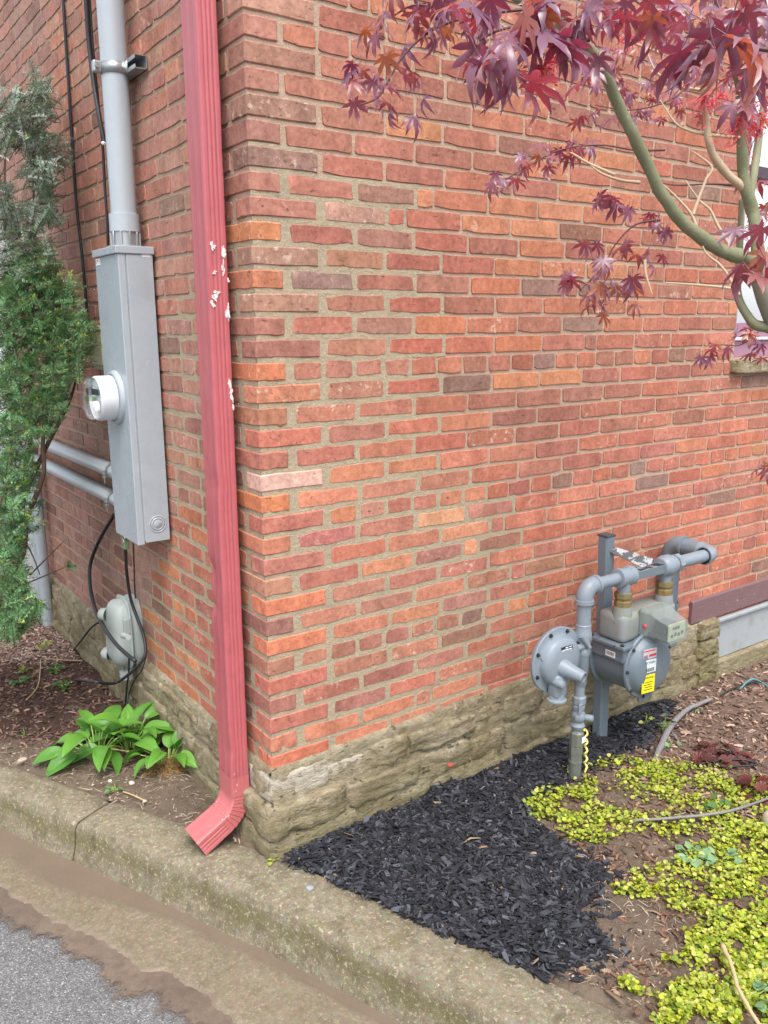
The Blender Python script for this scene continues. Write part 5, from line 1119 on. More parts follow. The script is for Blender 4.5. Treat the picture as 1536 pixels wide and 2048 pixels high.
mulch('black_mulch', 'fresh black dyed bark mulch against the foundation', BLK, 15000, [(0.016, 0.0165, 0.021), (0.024, 0.025, 0.032), (0.013, 0.013, 0.016), (0.060, 0.063, 0.076), (0.03, 0.031, 0.037)], (0.006, 0.042), 0.020, 11, 'mulch', 0.11)
BRN = gpoly([(1330, 1372), (1400, 1334), (1425, 1322), (1600, 1275), (1900, 1250), (2300, 1500), (1900, 1700), (1560, 1690), (1400, 1640), (1270, 1560), (1250, 1510), (1310, 1465), (1352, 1412)])
BCOL = [S(140, 116, 102), S(116, 94, 82), S(170, 146, 128), S(88, 70, 60), S(126, 100, 88), S(104, 86, 78)]
mulch('brown_mulch', 'weathered brown wood chip mulch below the grey steel panel', BRN, 9500, BCOL, (0.010, 0.040), 0.008, 12, 'mulch', 0.06)
RB = gpoly([(1075, 1600), (1130, 1565), (1250, 1505), (1400, 1500), (1700, 1480), (1800, 2100), (1400, 2100), (1150, 1950), (1235, 1890), (1190, 1830), (1190, 1790), (1225, 1750), (1130, 1680)])
mulch('bed_litter', 'reddish brown needles and bark bits between the yellow ground cover', RB, 4200, [S(112, 82, 66), S(98, 72, 58), S(128, 98, 80), S(84, 64, 54), S(144, 122, 100)], (0.008, 0.034), 0.0, 15, 'litter', 0.03)
LFT = gpoly([(-500, 1180), (60, 1225), (140, 1240), (205, 1300), (250, 1370), (330, 1450), (380, 1500), (300, 1540), (180, 1520), (60, 1490), (-40, 1480), (-600, 1600)])
mulch('leaf_litter', 'dark brown leaf and bark litter behind the leafy plants beside the brick wall', LFT, 9000, [S(96, 72, 62), S(120, 94, 82), S(78, 58, 50), S(146, 120, 104), S(108, 80, 70)], (0.010, 0.036), 0.004, 13, 'litter', 0.10)
PALE = gpoly([(20, 1240), (110, 1235), (170, 1275), (190, 1310), (120, 1325), (20, 1330), (-150, 1330), (-200, 1260)])
mulch('pale_wood_chips', 'pale pinkish wood chips at the far foot of the stone foundation', PALE, 3500, [S(168, 142, 130), S(186, 162, 148), S(148, 120, 108)], (0.010, 0.030), 0.006, 14, 'wood chips', 0.05)
# scattered crumbs: soil clods, pebbles, twigs on the bare soil
rr = random.Random(21); mb = MB()
CRUMB = gpoly([(0, 1480), (200, 1520), (400, 1530), (430, 1600), (540, 1690), (330, 1640), (150, 1590), (0, 1525)]); CR2 = gpoly([(1180, 1740), (1300, 1700), (1400, 1760), (1380, 1900), (1280, 2000), (1120, 1945), (1230, 1890)])
for poly, cnt in ((CRUMB, 900), (CR2, 900)):
    xs = [p[0] for p in poly]; ys_ = [p[1] for p in poly]; k = 0
    while k < cnt:
        x = rr.uniform(min(xs), max(xs)); y = rr.uniform(min(ys_), max(ys_))
        if not in_poly(x, y, poly) or not clear_ground(x, y): continue
        k += 1; r = 0.0015 + 0.005 * rr.random() ** 3; c = rr.choice([S(124, 104, 86), S(150, 132, 112), S(96, 80, 66), S(176, 162, 144)]); mb.col = c; z = soil_z(x, y)
        if rr.random() < 0.3: chip(mb, (x, y, z + 0.002), rr.uniform(0.01, 0.05), rr.uniform(0.001, 0.003), 0.0015, rr.uniform(0, 6.28), 0, 0, rr); continue
        vs = [Vector((x, y, z)) + Vector((rr.uniform(0.7, 1.2) * dx, rr.uniform(0.7, 1.2) * dy, rr.uniform(0.5, 0.9) * dz)) * r for dx, dy, dz in ((1, 0, 0), (0, 1, 0), (-1, 0, 0), (0, -1, 0), (0, 0, 1), (0, 0, -1))]
        mb.add(vs, [(0, 1, 4), (1, 2, 4), (2, 3, 4), (3, 0, 4), (1, 0, 5), (2, 1, 5), (3, 2, 5), (0, 3, 5)])
tag(mb.build('soil_crumbs', M_CHIP, None, None, True), 'small clods pebbles and straw strewn on the bare soil', 'soil crumbs', kind='stuff')

# ------------------------------------------------------------------ golden creeping ground cover
rr = random.Random(31); mb = MB()
GC = [(1120,1605,65,36,230),(1190,1640,75,38,170),(1172,1572,26,22,50),(1245,1530,55,16,90),(1290,1560,60,36,110),(1335,1538,60,22,150),(1400,1570,95,44,330),(1480,1600,70,46,260),(1300,1640,80,24,80),(1440,1660,90,36,190),(1510,1700,60,60,230),(1420,1720,70,36,120),(1330,1745,70,20,70),(1280,1775,50,16,60),(1390,1790,60,26,80),(1480,1800,75,60,330),(1425,1880,55,46,210),(1510,1890,65,70,420),(1350,1925,34,20,45),(1395,1985,55,36,210),(1340,2015,40,24,100),(1490,2000,85,50,370),(1255,1962,16,8,18),(1300,1985,16,8,16),(1620,1650,90,120,500),(1650,1900,120,160,700),(1520,2120,160,60,420),(1146,1540,10,8,8),(545,1716,16,6,12),(1270,1975,20,6,14)]
for cx, cy, rx, ry, cnt in GC:
    for _ in range(int(cnt * 3.2)):
        a = rr.uniform(0, 6.28); q = math.sqrt(rr.random()) * (1.0 + 0.25 * (rr.random() < 0.15)); P = on_z(cx + rx * q * math.cos(a), cy + ry * q * math.sin(a), ZG + 0.02)
        if not clear_ground(P.x, P.y) and rr.random() > 0.15: continue
        if fbm(Vector((P.x * 11, P.y * 11, 4)), 3) < -0.27: continue
        base = Vector((P.x, P.y, soil_z(P.x, P.y))); h = rr.uniform(0.003, 0.030); r = 0.0035 + 0.0058 * rr.random() ** 1.3
        c = rr.choice([S(186, 200, 62), S(170, 188, 56), S(202, 210, 90), S(136, 160, 56), S(208, 208, 110), S(190, 196, 58)]); k = 0.80 * rr.uniform(0.8, 1.15); mb.col = (c[0] * k, c[1] * k, c[2] * k, 1)
        M = Matrix.Translation(base + Vector((0, 0, h))) @ Matrix.Rotation(rr.uniform(0, 6.28), 4, 'Z') @ Matrix.Rotation(rr.gauss(0, 0.45), 4, 'X') @ Matrix.Rotation(rr.gauss(0, 0.35), 4, 'Y')
        n_ = 7; vs = [Vector((0, 0, -r * 0.12))] + [Vector((r * math.cos(2 * math.pi * i / n_), r * 0.92 * math.sin(2 * math.pi * i / n_), r * 0.22 * (math.cos(4 * math.pi * i / n_)))) for i in range(n_)]
        mb.add([M @ v for v in vs], [(0, 1 + i, 1 + (i + 1) % n_) for i in range(n_)])
        if rr.random() < 0.3: 
            mb.col = (0.16, 0.13, 0.04, 1); q2 = base + Vector((rr.uniform(-.03, .03), rr.uniform(-.03, .03), 0)); d = Vector((0.0012, 0, 0)); mb.add([q2, q2 + d, base + Vector((0, 0, h)) + d, base + Vector((0, 0, h))], [(0, 1, 2, 3)])
tag(mb.build('creeping_ground_cover', M_LEAFC, None, True, True), 'bright yellow green creeping ground cover with small round leaves', 'ground cover', kind='stuff')

# ------------------------------------------------------------------ leafy plants in the left bed
def leaf_mat(name, c1, c2, vein, rough=0.38, trans=0.28, tcol=None, vscale=90):
    n = NT(name); tc = n.new('TexCoord'); oi = n.new('ObjectInfo'); c = n.mix(oi.outputs['Random'], c1, c2)
    s3 = n.sep(tc.outputs['Object']); w = n.math('SINE', n.math('MULTIPLY', s3[1], vscale * 6.28)); 
    c = n.mix(n.math('MULTIPLY', n.ramp(w, [(0.75, 0.0), (1.0, 0.35)]), 1.0), c, vein); c = n.mix(n.math('MULTIPLY', n.noise(40, 4), 0.3), c, c1)
    n.pbr(c, rough, 0, None, 0.45); return n.translucent(tcol or n.mix(1.0, c, (1.1, 1.15, 0.4, 1), 'MULTIPLY'), trans)
M_HOSTA = leaf_mat('hosta_leaf', S(84, 136, 54), S(112, 164, 66), S(140, 186, 92)); M_HSTEM = plain('hosta_stem', S(136, 168, 84), 0.5)
def hosta_leaf(L, W, droop, fold, seed):
    """blade along +x from the stalk, arching down; thin but two-sided"""
    r = random.Random(seed); nu, nv = 14, 8; mb = MB(); tw = r.uniform(-0.3, 0.3)
    def fn(u, v):
        s = u; w = W * (math.sin(math.pi * min(1, s ** 0.78)) ** 0.85) * (1 - 0.25 * s); 
        if u < 0.02: w = 0.002
        t = (v - 0.5) * 2; a = droop * s; x = L * (math.sin(a) / max(droop, 1e-3)) if droop > 0.05 else L * s; z = -L * (1 - math.cos(a)) / max(droop, 1e-3)
        y = t * w * 0.5; z += fold * abs(t) * w * 0.5 + 0.0012 * math.sin(t * 12) * (1 - s) + 0.004 * math.sin(s * 9 + seed) * t * tw * 3
        return (x, y, z)
    mb.grid(fn, nu, nv); return mb.mesh('leaf', M_HOSTA, True)
HL_ = [hosta_leaf(1.0, U(0.44, 0.60), U(0.5, 1.5), U(0.15, 0.55), i) for i in range(10)]
def hosta(px, py, nleaf, label, seed, spread=1.0, roots=False):
    r = random.Random(seed); B = on_z(px, py, ZG); B.z = soil_z(B.x, B.y); h = empty('hosta_plant', B); tag(h, label, 'plant', 'hosta plants in the left bed')
    for i in range(nleaf):
        az = 2 * math.pi * i / nleaf * 1.618 * 2 + r.uniform(-0.4, 0.4); el = r.uniform(0.45, 1.35); l = r.uniform(0.06, 0.13) * spread
        d = Vector((math.cos(az) * math.cos(el), math.sin(az) * math.cos(el), math.sin(el))); b0 = B + Vector((math.cos(az), math.sin(az), 0)) * 0.012
        tip = b0 + d * l; mb = MB(); mb.tube(smooth_path([b0 - Vector((0, 0, 0.02)), b0 + d * l * 0.5 + Vector((0, 0, 0.006)), tip], 4), [0.0038, 0.0036, 0.0034, 0.0032, 0.003, 0.0028, 0.0026, 0.0024, 0.0022], 6); mb.build('stalk', M_HSTEM, h, True)
        L = r.uniform(0.095, 0.150) * spread; pitch = -(el - r.uniform(0.15, 0.75)); M = Matrix.Translation(tip) @ Matrix.Rotation(az, 4, 'Z') @ Matrix.Rotation(pitch, 4, 'Y') @ Matrix.Rotation(r.uniform(-0.5, 0.5), 4, 'X') @ Matrix.Scale(L, 4)
        put('leaf', HL_[r.randrange(10)], h, M)
    if roots:
        mb = MB()
        for i in range(170):
            a = r.uniform(0, 6.28); R0 = r.uniform(0, 0.06); q = B + Vector((R0 * math.cos(a) * 1.5 + 0.0, R0 * math.sin(a) - 0.02, r.uniform(0.004, 0.05) * (1 - R0 / 0.09))); pts = [q]
            for k in range(4): pts.append(pts[-1] + Vector((r.gauss(0, 0.012), r.gauss(-0.003, 0.012), r.gauss(-0.004, 0.008))))
            for p in pts: p.z = max(p.z, soil_z(p.x, p.y))
            mb.tube(smooth_path(pts, 2), r.uniform(0.0006, 0.0016), 4)
        mb.build('root_tangle', plain('root_brown', S(150, 118, 72), 0.8, 0, 0.3), h)
    return h
hosta(195, 1512, 21, 'hosta plant with broad fresh green leaves farthest from the downspout', 3, 1.08)
hosta(262, 1500, 20, 'tallest hosta plant between the other two hostas', 5, 1.12)
hosta(335, 1528, 17, 'hosta plant beside the stone foundation with its brown root tangle lying bare', 8, 0.92, True)
# low weeds
M_WEED = leaf_mat('weed_leaf', S(70, 106, 58), S(96, 128, 64), S(120, 150, 86), 0.5); M_WEEDY = leaf_mat('yellow_weed_leaf', S(150, 160, 66), S(170, 176, 84), S(180, 190, 110), 0.5); M_WEEDB = leaf_mat('bluish_weed_leaf', S(112, 146, 104), S(136, 166, 124), S(160, 186, 150), 0.5)
def small_leaf(mat, W, seed):
    mb = MB(); mb.grid(lambda u, v: (u, (v - 0.5) * W * math.sin(math.pi * min(1, u ** 0.7)) ** 0.9 + 0.0, 0.14 * math.sin(u * 2.4) - 0.12 * u * u + 0.25 * abs(v - 0.5) * W), 6, 4); return mb.mesh('leaf', mat, True)
WL = {m: [small_leaf(m, w, i) for i, w in enumerate((0.5, 0.7, 0.9))] for m in (M_WEED, M_WEEDY, M_WEEDB)}
def weed(px, py, label, mat, nl, size, hgt, seed, grp=None, nm='weed'):
    r = random.Random(seed); B = on_z(px, py, ZG); B.z = soil_z(B.x, B.y); w = empty(nm, B); tag(w, label, 'weed', grp)
    mb = MB()
    for i in range(nl):
        az = r.uniform(0, 6.28); hh = hgt * r.uniform(0.3, 1); P = B + Vector((math.cos(az) * r.uniform(0.2, 1.0) * size * 1.2, math.sin(az) * r.uniform(0.2, 1.0) * size * 1.2, hh)); mb.tube([B - Vector((0, 0, 0.01)), B.lerp(P, 0.5) + Vector((0, 0, hh * 0.2)), P], 0.0011, 4)
        put('leaf', WL[mat][r.randrange(3)], w, Matrix.Translation(P) @ Matrix.Rotation(az + r.uniform(-0.6, 0.6), 4, 'Z') @ Matrix.Rotation(r.uniform(-0.4, 0.5), 4, 'Y') @ Matrix.Rotation(r.uniform(-0.6, 0.6), 4, 'X') @ Matrix.Scale(size * r.uniform(0.7, 1.2), 4))
    mb.build('stem', M_HSTEM, w); return w
weed(128, 1378, 'dark green ferny weed on the leaf litter beside the loop of black cable', M_WEED, 22, 0.028, 0.03, 41)
weed(110, 1345, 'ferny green weed on the leaf litter under the stub cable', M_WEED, 18, 0.026, 0.03, 42)
weed(40, 1368, 'low ferny weed at the pavement side of the leaf litter', M_WEED, 20, 0.026, 0.02, 43)
weed(92, 1300, 'yellowish weed seedling on the pale wood chips', M_WEEDY, 9, 0.030, 0.06, 44)
weed(50, 1345, 'yellowish low weed among the ferny weeds', M_WEEDY, 9, 0.024, 0.02, 45)
weed(165, 1316, 'single leaf green seedling at the foot of the foundation', M_WEED, 3, 0.034, 0.02, 46)
weed(50, 1470, 'tiny seedling on bare soil left of the hostas', M_WEED, 4, 0.024, 0.03, 47)
weed(230, 1580, 'tuft of thin grass on the bare soil in front of the hostas', M_WEED, 9, 0.020, 0.02, 48)
weed(1292, 1452, 'small green sprig sprouting from the black mulch beside the steel post', M_WEEDY, 6, 0.022, 0.06, 49)
weed(1330, 1462, 'trailing green vine sprig by the grey stick', M_WEED, 12, 0.024, 0.06, 50)
weed(1345, 1490, 'bluish green trailing leaves at the edge of the black mulch', M_WEEDB, 12, 0.026, 0.015, 51)
weed(1400, 1420, 'pale green sprig on the brown mulch by the stick tip', M_WEEDB, 6, 0.022, 0.02, 52)
weed(1385, 1722, 'pale bluish clover leaves among the yellow ground cover', M_WEEDB, 12, 0.036, 0.03, 53)
weed(1440, 1728, 'larger pale bluish leaves beside the tan stone', M_WEEDB, 14, 0.038, 0.03, 54)
weed(1435, 1625, 'green leafy sprig growing through the ground cover', M_WEED, 8, 0.034, 0.04, 55)
weed(1500, 2010, 'bluish green seedling in the ground cover near the dry stalk', M_WEEDB, 9, 0.036, 0.04, 56)
weed(552, 1716, 'tiny yellow green weed where curb meets the building corner', M_WEEDY, 8, 0.016, 0.015, 57)
# dark red coral bells
n = NT('dark_red_leaf'); oi = n.new('ObjectInfo'); n.pbr(n.mix(oi.outputs['Random'], S(74, 40, 42), S(116, 66, 58)), 0.45, 0, None, 0.4); M_HEU = n.translucent(S(140, 60, 48), 0.18)
def lobed(nl=9):
    mb = MB(); m_ = 36; vs = [(0, 0, -0.1)]
    for i in range(m_): a = 2 * math.pi * i / m_; r = 1 - 0.16 * abs(math.sin(a * nl / 2)) ** 0.6; vs.append((r * math.cos(a), r * math.sin(a), 0.12 * math.sin(a * nl) * 0.6 + 0.1))
    mb.add(vs, [(0, 1 + i, 1 + (i + 1) % m_) for i in range(m_)]); return mb.mesh('leaf', M_HEU, True)
LB = lobed()
for px, py, nl, lab, sd_ in ((1440, 1520, 30, 'dark red leaved coral bells plant growing from the brown mulch', 61), (1530, 1590, 24, 'second clump of dark red leaves beside the yellow ground cover', 62)):
    r = random.Random(sd_); B = on_z(px, py, ZG); B.z = soil_z(B.x, B.y); hp = empty('coral_bells_plant', B); tag(hp, lab, 'plant', 'dark red plants in the mulch'); mb = MB()
    for i in range(nl):
        a = r.uniform(0, 6.28); R0 = 0.11 * math.sqrt(r.random()); P = B + Vector((R0 * math.cos(a), R0 * math.sin(a), 0.015 + 0.06 * r.random() * (1 - R0 / 0.15))); mb.tube([B, P], 0.0012, 4)
        put('leaf', LB, hp, Matrix.Translation(P) @ Matrix.Rotation(a, 4, 'Z') @ Matrix.Rotation(r.uniform(0, 0.7), 4, 'Y') @ Matrix.Rotation(r.uniform(-0.4, 0.4), 4, 'X') @ Matrix.Scale(r.uniform(0.018, 0.032), 4))
    mb.build('stem', M_HEU, hp)

# sticks, hose, stones
M_STICK = plain('weathered_bark', S(122, 118, 118), 0.85, 0, 0.3, 50, 0.6); M_STRAW = plain('dry_stalk', S(176, 156, 116), 0.8, 0, 0.2, 50)
gz = lambda px, py, h=0.012: (lambda p: Vector((p.x, p.y, soil_z(p.x, p.y) + h)))(on_z(px, py, ZG + h))
def stick(nm, lab, pts, r, mat, cat='stick'):
    mb = MB(); sp = smooth_path(pts, 6); mb.tube([p + Vector((U(-1, 1), U(-1, 1), U(-1, 1))) * (r[0] if isinstance(r, list) else r) * 0.15 for p in sp], lerp_list(r, len(sp)) if isinstance(r, list) else r, 9); return tag(mb.build(nm, mat, None, True), lab, cat)
stick('stick', 'thick weathered grey stick lying across black and brown mulch', [gz(1308, 1522), gz(1322, 1490, 0.016), gz(1343, 1452, 0.024), gz(1375, 1418, 0.03), gz(1424, 1394, 0.034)], [0.010, 0.013, 0.0125, 0.010, 0.007], M_STICK)
stick('stick', 'thin grey stick lying in the yellow ground cover', [gz(1262, 1640, 0.02), gz(1360, 1634, 0.03), gz(1460, 1624, 0.03), gz(1560, 1585, 0.03)], [0.004, 0.005, 0.005, 0.004], M_STICK)
stick('dry_stalk', 'dry beige stalk leaning over the ground cover towards the curb', [gz(1445, 1888, 0.05), gz(1462, 1930, 0.05), gz(1480, 1985, 0.05), gz(1525, 2060, 0.04)], [0.007, 0.005, 0.005, 0.005], M_STRAW)
stick('drip_line', 'black plastic drip line pegged on the mulch behind the ground cover', [gz(1395, 1528, 0.02), gz(1440, 1522, 0.024), gz(1490, 1520, 0.024), gz(1512, 1530, 0.02), gz(1440, 1536, 0.02), gz(1425, 1530, 0.02)], 0.0045, M_BLACK, 'tube')
stick('garden_cable', 'thin black garden cable with teal sleeve on the brown mulch', [gz(1480, 1378, 0.02), gz(1500, 1360, 0.03), gz(1520, 1362, 0.03), gz(1560, 1390, 0.02)], 0.004, plain('teal_sleeve', S(80, 130, 138), 0.5), 'cable')
stick('garden_cable', 'thin dark cable looped beside the teal cable on the brown mulch', [gz(1440, 1390, 0.015), gz(1485, 1368, 0.025), gz(1540, 1360, 0.02), gz(1600, 1370, 0.02)], 0.0035, M_BLACK, 'cable')
stick('twig', 'pale straw twig lying beneath the hosta leaves', [gz(195, 1492, 0.03), gz(230, 1500, 0.03), gz(268, 1505, 0.025)], 0.0028, M_STRAW, 'twig')
stick('twig', 'short pale twig on the bare soil near the curb joint', [gz(246, 1582, 0.006), gz(268, 1592, 0.008), gz(288, 1602, 0.006)], 0.0024, M_STRAW, 'twig')
stick('twig', 'thin bent twig on the litter at the pavement side', [gz(52, 1400, 0.01), gz(76, 1370, 0.02), gz(82, 1320, 0.01)], 0.0028, M_STRAW, 'twig')
stick('twig', 'long straw lying on the litter behind the ferny weeds', [gz(90, 1318, 0.02), gz(130, 1320, 0.02), gz(165, 1322, 0.02)], 0.0022, M_STRAW, 'twig')
def rock(px, py, s_, lab, col, seed, z=None):
    P = gz(px, py, 0) if z is None else on_z(px, py, z); mb = MB(); mb.add(*rough_block(P + Vector((0, 0, s_[2] * 0.3)), s_, seed, 0.003, 5, 2.6)); tag(mb.build('stone', plain('stone_' + str(seed), col, 0.85, 0, 0.2, 60, 0.4), None, True), lab, 'stone')
rock(620, 1778, (0.022, 0.020, 0.012), 'small blue grey pebble lying on top of the curb', S(140, 142, 146), 201, ZP + 0.157)
rock(1462, 1738, (0.035, 0.03, 0.02), 'flat tan stone in the yellow ground cover', S(176, 156, 132), 202)
rock(1545, 1650, (0.07, 0.06, 0.07), 'large rounded beige stone beside the thin grey stick', S(170, 158, 136), 203)
rock(46, 1527, (0.035, 0.028, 0.014), 'flat pale stone on bare soil left of the hostas', S(170, 150, 134), 204)
rock(220, 1565, (0.014, 0.012, 0.008), 'little white pebble in front of the hostas', S(226, 222, 214), 205)
rock(290, 1606, (0.018, 0.014, 0.010), 'small pale clod at the end of the short twig', S(180, 168, 150), 206)
rock(142, 1366, (0.016, 0.014, 0.012), 'white pebble beside the looped black cable', S(226, 220, 212), 207)
rock(264, 1568, (0.018, 0.016, 0.010), 'pale crumb of mortar in front of the hosta roots', S(190, 180, 166), 208)
P = on_y(898, 1527, -0.05); mb = MB(); mb.add(*rough_block(P + Vector((0, -0.01, -0.002)), (0.026, 0.020, 0.014), 209, 0.004, 5, 4)); tag(mb.build('brick_fragment', plain('brick_red', S(150, 74, 56), 0.85, 0, 0.3, 60, 0.5), None, True), 'red brick fragment lying on the foundation edge above the mulch', 'brick')
# ------------------------------------------------------------------ yew shrub by the left wall
def in_px(px, poly): return in_poly(px[0], px[1], poly)
rr = random.Random(51)
yew = empty('yew_shrub', tuple(on_z(-170, 1440, ZG))); tag(yew, 'tall green yew shrub with needle sprays and pale new tips beside the brick wall', 'shrub')
n = NT('yew_needle'); a_ = n.new('Attribute'); a_.attribute_name = 'Col'; n.pbr(n.mix(1.0, a_.outputs['Color'], n.mix(n.noise(25, 3), (0.75, 0.75, 0.75, 1), (1.2, 1.2, 1.2, 1)), 'MULTIPLY'), 0.42, 0, None, 0.5); M_YEW = n.translucent(S(90, 130, 50), 0.12)
M_YBARK = plain('yew_bark', S(92, 72, 60), 0.85, 0, 0.3, 40, 0.5)
UP_ = [(-260, 60), (0, 175), (22, 215), (40, 150), (66, 122), (76, 165), (98, 150), (106, 215), (95, 250), (135, 265), (128, 300), (132, 330), (100, 360), (112, 400), (128, 445), (96, 470), (110, 520), (60, 560), (-260, 600)]
LO_ = [(-300, 540), (0, 560), (40, 520), (86, 494), (118, 540), (122, 565), (160, 555), (150, 600), (178, 640), (188, 690), (166, 735), (140, 765), (132, 812), (118, 850), (80, 872), (62, 905), (70, 960), (52, 1000), (62, 1060), (40, 1100), (58, 1180), (94, 1212), (50, 1262), (0, 1290), (-300, 1330)]
mb = MB(); wood = MB(); AX = Vector((-0.55, 1.55, 0))
def sprig(B, d, L, grey, tip, nn):
    side = d.cross(Vector((0, 0, 1))); side = side.normalized() if side.length > 0.05 else Vector((1, 0, 0)); upv = side.cross(d).normalized()
    roll = rr.gauss(0, 0.5); s2 = side * math.cos(roll) + upv * math.sin(roll); pts = []
    for i in range(4): t = i / 3; pts.append(B + d * L * t - Vector((0, 0, 0.18 * L * t * t)))
    wood.tube(pts, [0.0016, 0.0013, 0.001, 0.0006], 3)
    for i in range(nn):
        t = (i + rr.random()) / nn; P = B + d * L * t - Vector((0, 0, 0.18 * L * t * t)); k = 1 if i % 2 else -1
        nl = rr.uniform(0.016, 0.027) * (1 - 0.35 * t); nd = (s2 * k * rr.uniform(0.7, 1) + d * rr.uniform(0.35, 0.9) + upv * rr.gauss(0.15, 0.35)).normalized(); wv = nd.cross(upv).normalized() * 0.0016
        v = rr.uniform(0.7, 1.25)
        if tip and t > 0.72: c = S(168, 188, 76)
        else: c = S(104 + 40 * grey, 160 - 4 * grey, 100 + 48 * grey)
        mb.col = (c[0] * v, c[1] * v, c[2] * v, 1); mb.add([P, P + nd * nl * 0.5 + wv, P + nd * nl, P + nd * nl * 0.5 - wv], [(0, 1, 2, 3)])
for poly, cnt, grey in ((UP_, 1500, 1.0), (LO_, 3300, 0.15)):
    xs = [p[0] for p in poly]; ys_ = [p[1] for p in poly]; k = 0
    while k < cnt:
        px = rr.uniform(-260, max(xs)); py = rr.uniform(min(ys_), max(ys_))
        if not in_poly(px, py, poly): continue
        if px < 0 and rr.random() < 0.8: continue
        if grey > 0.5 and fbm(Vector((px / 60, py / 60, 8)), 3) < -0.22: continue
        B = at(px, py, rr.gauss(3.36, 0.12))
        if B.x > -0.07 or B.z < ZG + 0.05: continue
        k += 1; o = Vector((B.x - AX.x, B.y - AX.y, 0)); o = o.normalized() if o.length > 0.01 else Vector((0, -1, 0))
        d = (o * 0.55 + Vector((rr.gauss(0, 0.5), rr.gauss(0, 0.5), 0.45 + rr.gauss(0, 0.35)))).normalized(); L = rr.uniform(0.06, 0.13)
        if B.x + d.x * L > -0.03: d.x = -abs(d.x)
        sprig(B - d * L * 0.5, d, L, grey * rr.uniform(0.6, 1.1), rr.random() < (0.22 if py > 480 else 0.06), 34)
YBASE = on_z(-170, 1440, ZG - 0.03)
# leaders with side branches
for path in ([(-40, 1330), (30, 1150), (45, 1000), (62, 860), (60, 700), (70, 520), (66, 330), (66, 150)], [(-60, 1340), (60, 1020), (86, 880), (100, 760), (110, 640), (100, 540)], [(-80, 1340), (0, 1020), (20, 800), (10, 500), (10, 250)], [(-100, 1340), (-60, 1000), (-100, 600), (-110, 200)], [(45, 1000), (90, 900), (140, 800), (160, 720)], [(60, 700), (110, 620), (150, 590)], [(30, 1150), (60, 1190), (90, 1210)]):
    pts = [at(x, y, 3.38 + 0.05 * math.sin(x)) if i or y < 1300 else YBASE for i, (x, y) in enumerate(path)]; sp = smooth_path(pts, 5); wood.tube(sp, lerp_list([0.013, 0.009, 0.006, 0.003], len(sp)), 7)
for path in ([(60, 1150), (90, 1120), (130, 1080)], [(20, 1180), (70, 1160), (140, 1130)], [(30, 1060), (60, 1100), (80, 1150)], [(10, 1100), (50, 1040), (75, 1010)]):
    sp = smooth_path([at(x, y, 3.5) for x, y in path], 4); wood.tube(sp, lerp_list([0.004, 0.002], len(sp)), 5)
for px, py in ((135, 1134), (78, 1052), (80, 1010)):
    for i in range(6): B = at(px, py, 3.5); sprig(B, Vector((rr.gauss(0, 1), rr.gauss(0, 1), rr.gauss(0, 1))).normalized(), 0.045, 0.2, False, 26)
mb.build('crown', M_YEW, yew, None, True); wood.build('branches', M_YBARK, yew, True)

# ------------------------------------------------------------------ red leaved maple
maple = empty('maple_tree', tuple(on_z(1720, 1700, ZG))); tag(maple, 'purple red leaved maple tree with smooth green limbs and pink seed clusters', 'tree')
n = NT('maple_bark'); g = n.noise(18, 5, 0.6, n.scalev((1, 1, 0.5))); lv = n.ramp(n.noise(140, 3), [(0.62, 0.0), (0.70, 0.5)]); M_MBARK = n.pbr(n.mix(lv, n.mix(g, S(92, 104, 72), S(138, 132, 108)), S(160, 152, 130)), 0.7, 0, n.bump(n.noise(90, 5), 0.35, 0.003), 0.3)
M_MGREY = plain('maple_old_bark', S(128, 122, 108), 0.85, 0, 0.25, 45, 0.5); M_MTWIG = plain('maple_twig', S(172, 150, 124), 0.7, 0, 0.15, 40); M_MDARK = plain('maple_dark_twig', S(88, 52, 54), 0.6, 0, 0.15, 40)
def limb(nm, px, r, mat, n_=12):
    mb = MB(); sp = smooth_path([at(*p) for p in px], 12); rl = lerp_list(r, len(sp)); rl = [q * (1 + 0.07 * fbm(P_ * 22, 3) + 0.10 * max(0, fbm(P_ * 9 + Vector((5, 0, 0)), 2) - 0.25) * 3) for q, P_ in zip(rl, sp)]; mb.tube([P_ + Vector((fbm(P_ * 15, 2), fbm(P_ * 15 + Vector((9, 0, 0)), 2), 0)) * q * 0.25 for P_, q in zip(sp, rl)], rl, n_); return mb.build(nm, mat, maple, True)
bs = on_z(1720, 1700, ZG); mb = MB(); sp = smooth_path([bs - Vector((0, 0, 0.1)), bs + Vector((0.0, 0.0, 0.3)), at(1680, 1050, 2.42), at(1620, 840, 2.34), at(1570, 690, 2.28), at(1535, 600, 2.23), at(1512, 528, 2.2)], 7); mb.tube(sp, lerp_list([0.05, 0.042, 0.036, 0.032, 0.029, 0.027, 0.022], len(sp)), 14); mb.build('trunk', M_MGREY, maple, True)
limb('limb', [(1530, 560, 2.22), (1500, 520, 2.2), (1462, 508, 2.17), (1430, 494, 2.15), (1370, 448, 2.1), (1325, 392, 2.06), (1292, 322, 2.02), (1262, 262, 1.98), (1228, 190, 1.93), (1205, 138, 1.88), (1172, 92, 1.82), (1100, 40, 1.7), (1000, -20, 1.55), (860, -60, 1.45)], [0.0195, 0.0175, 0.017, 0.0165, 0.015, 0.0142, 0.0138, 0.0134, 0.0128, 0.0118, 0.010, 0.0072, 0.0045], M_MBARK, 16)
limb('limb', [(1515, 540, 2.2), (1512, 470, 2.2), (1506, 420, 2.2), (1492, 380, 2.18), (1484, 330, 2.16), (1484, 260, 2.12), (1480, 190, 2.08), (1470, 120, 2.0), (1440, 20, 1.9), (1400, -80, 1.8)], [0.017, 0.016, 0.015, 0.0145, 0.014, 0.013, 0.012, 0.011, 0.009, 0.006], M_MBARK, 14)
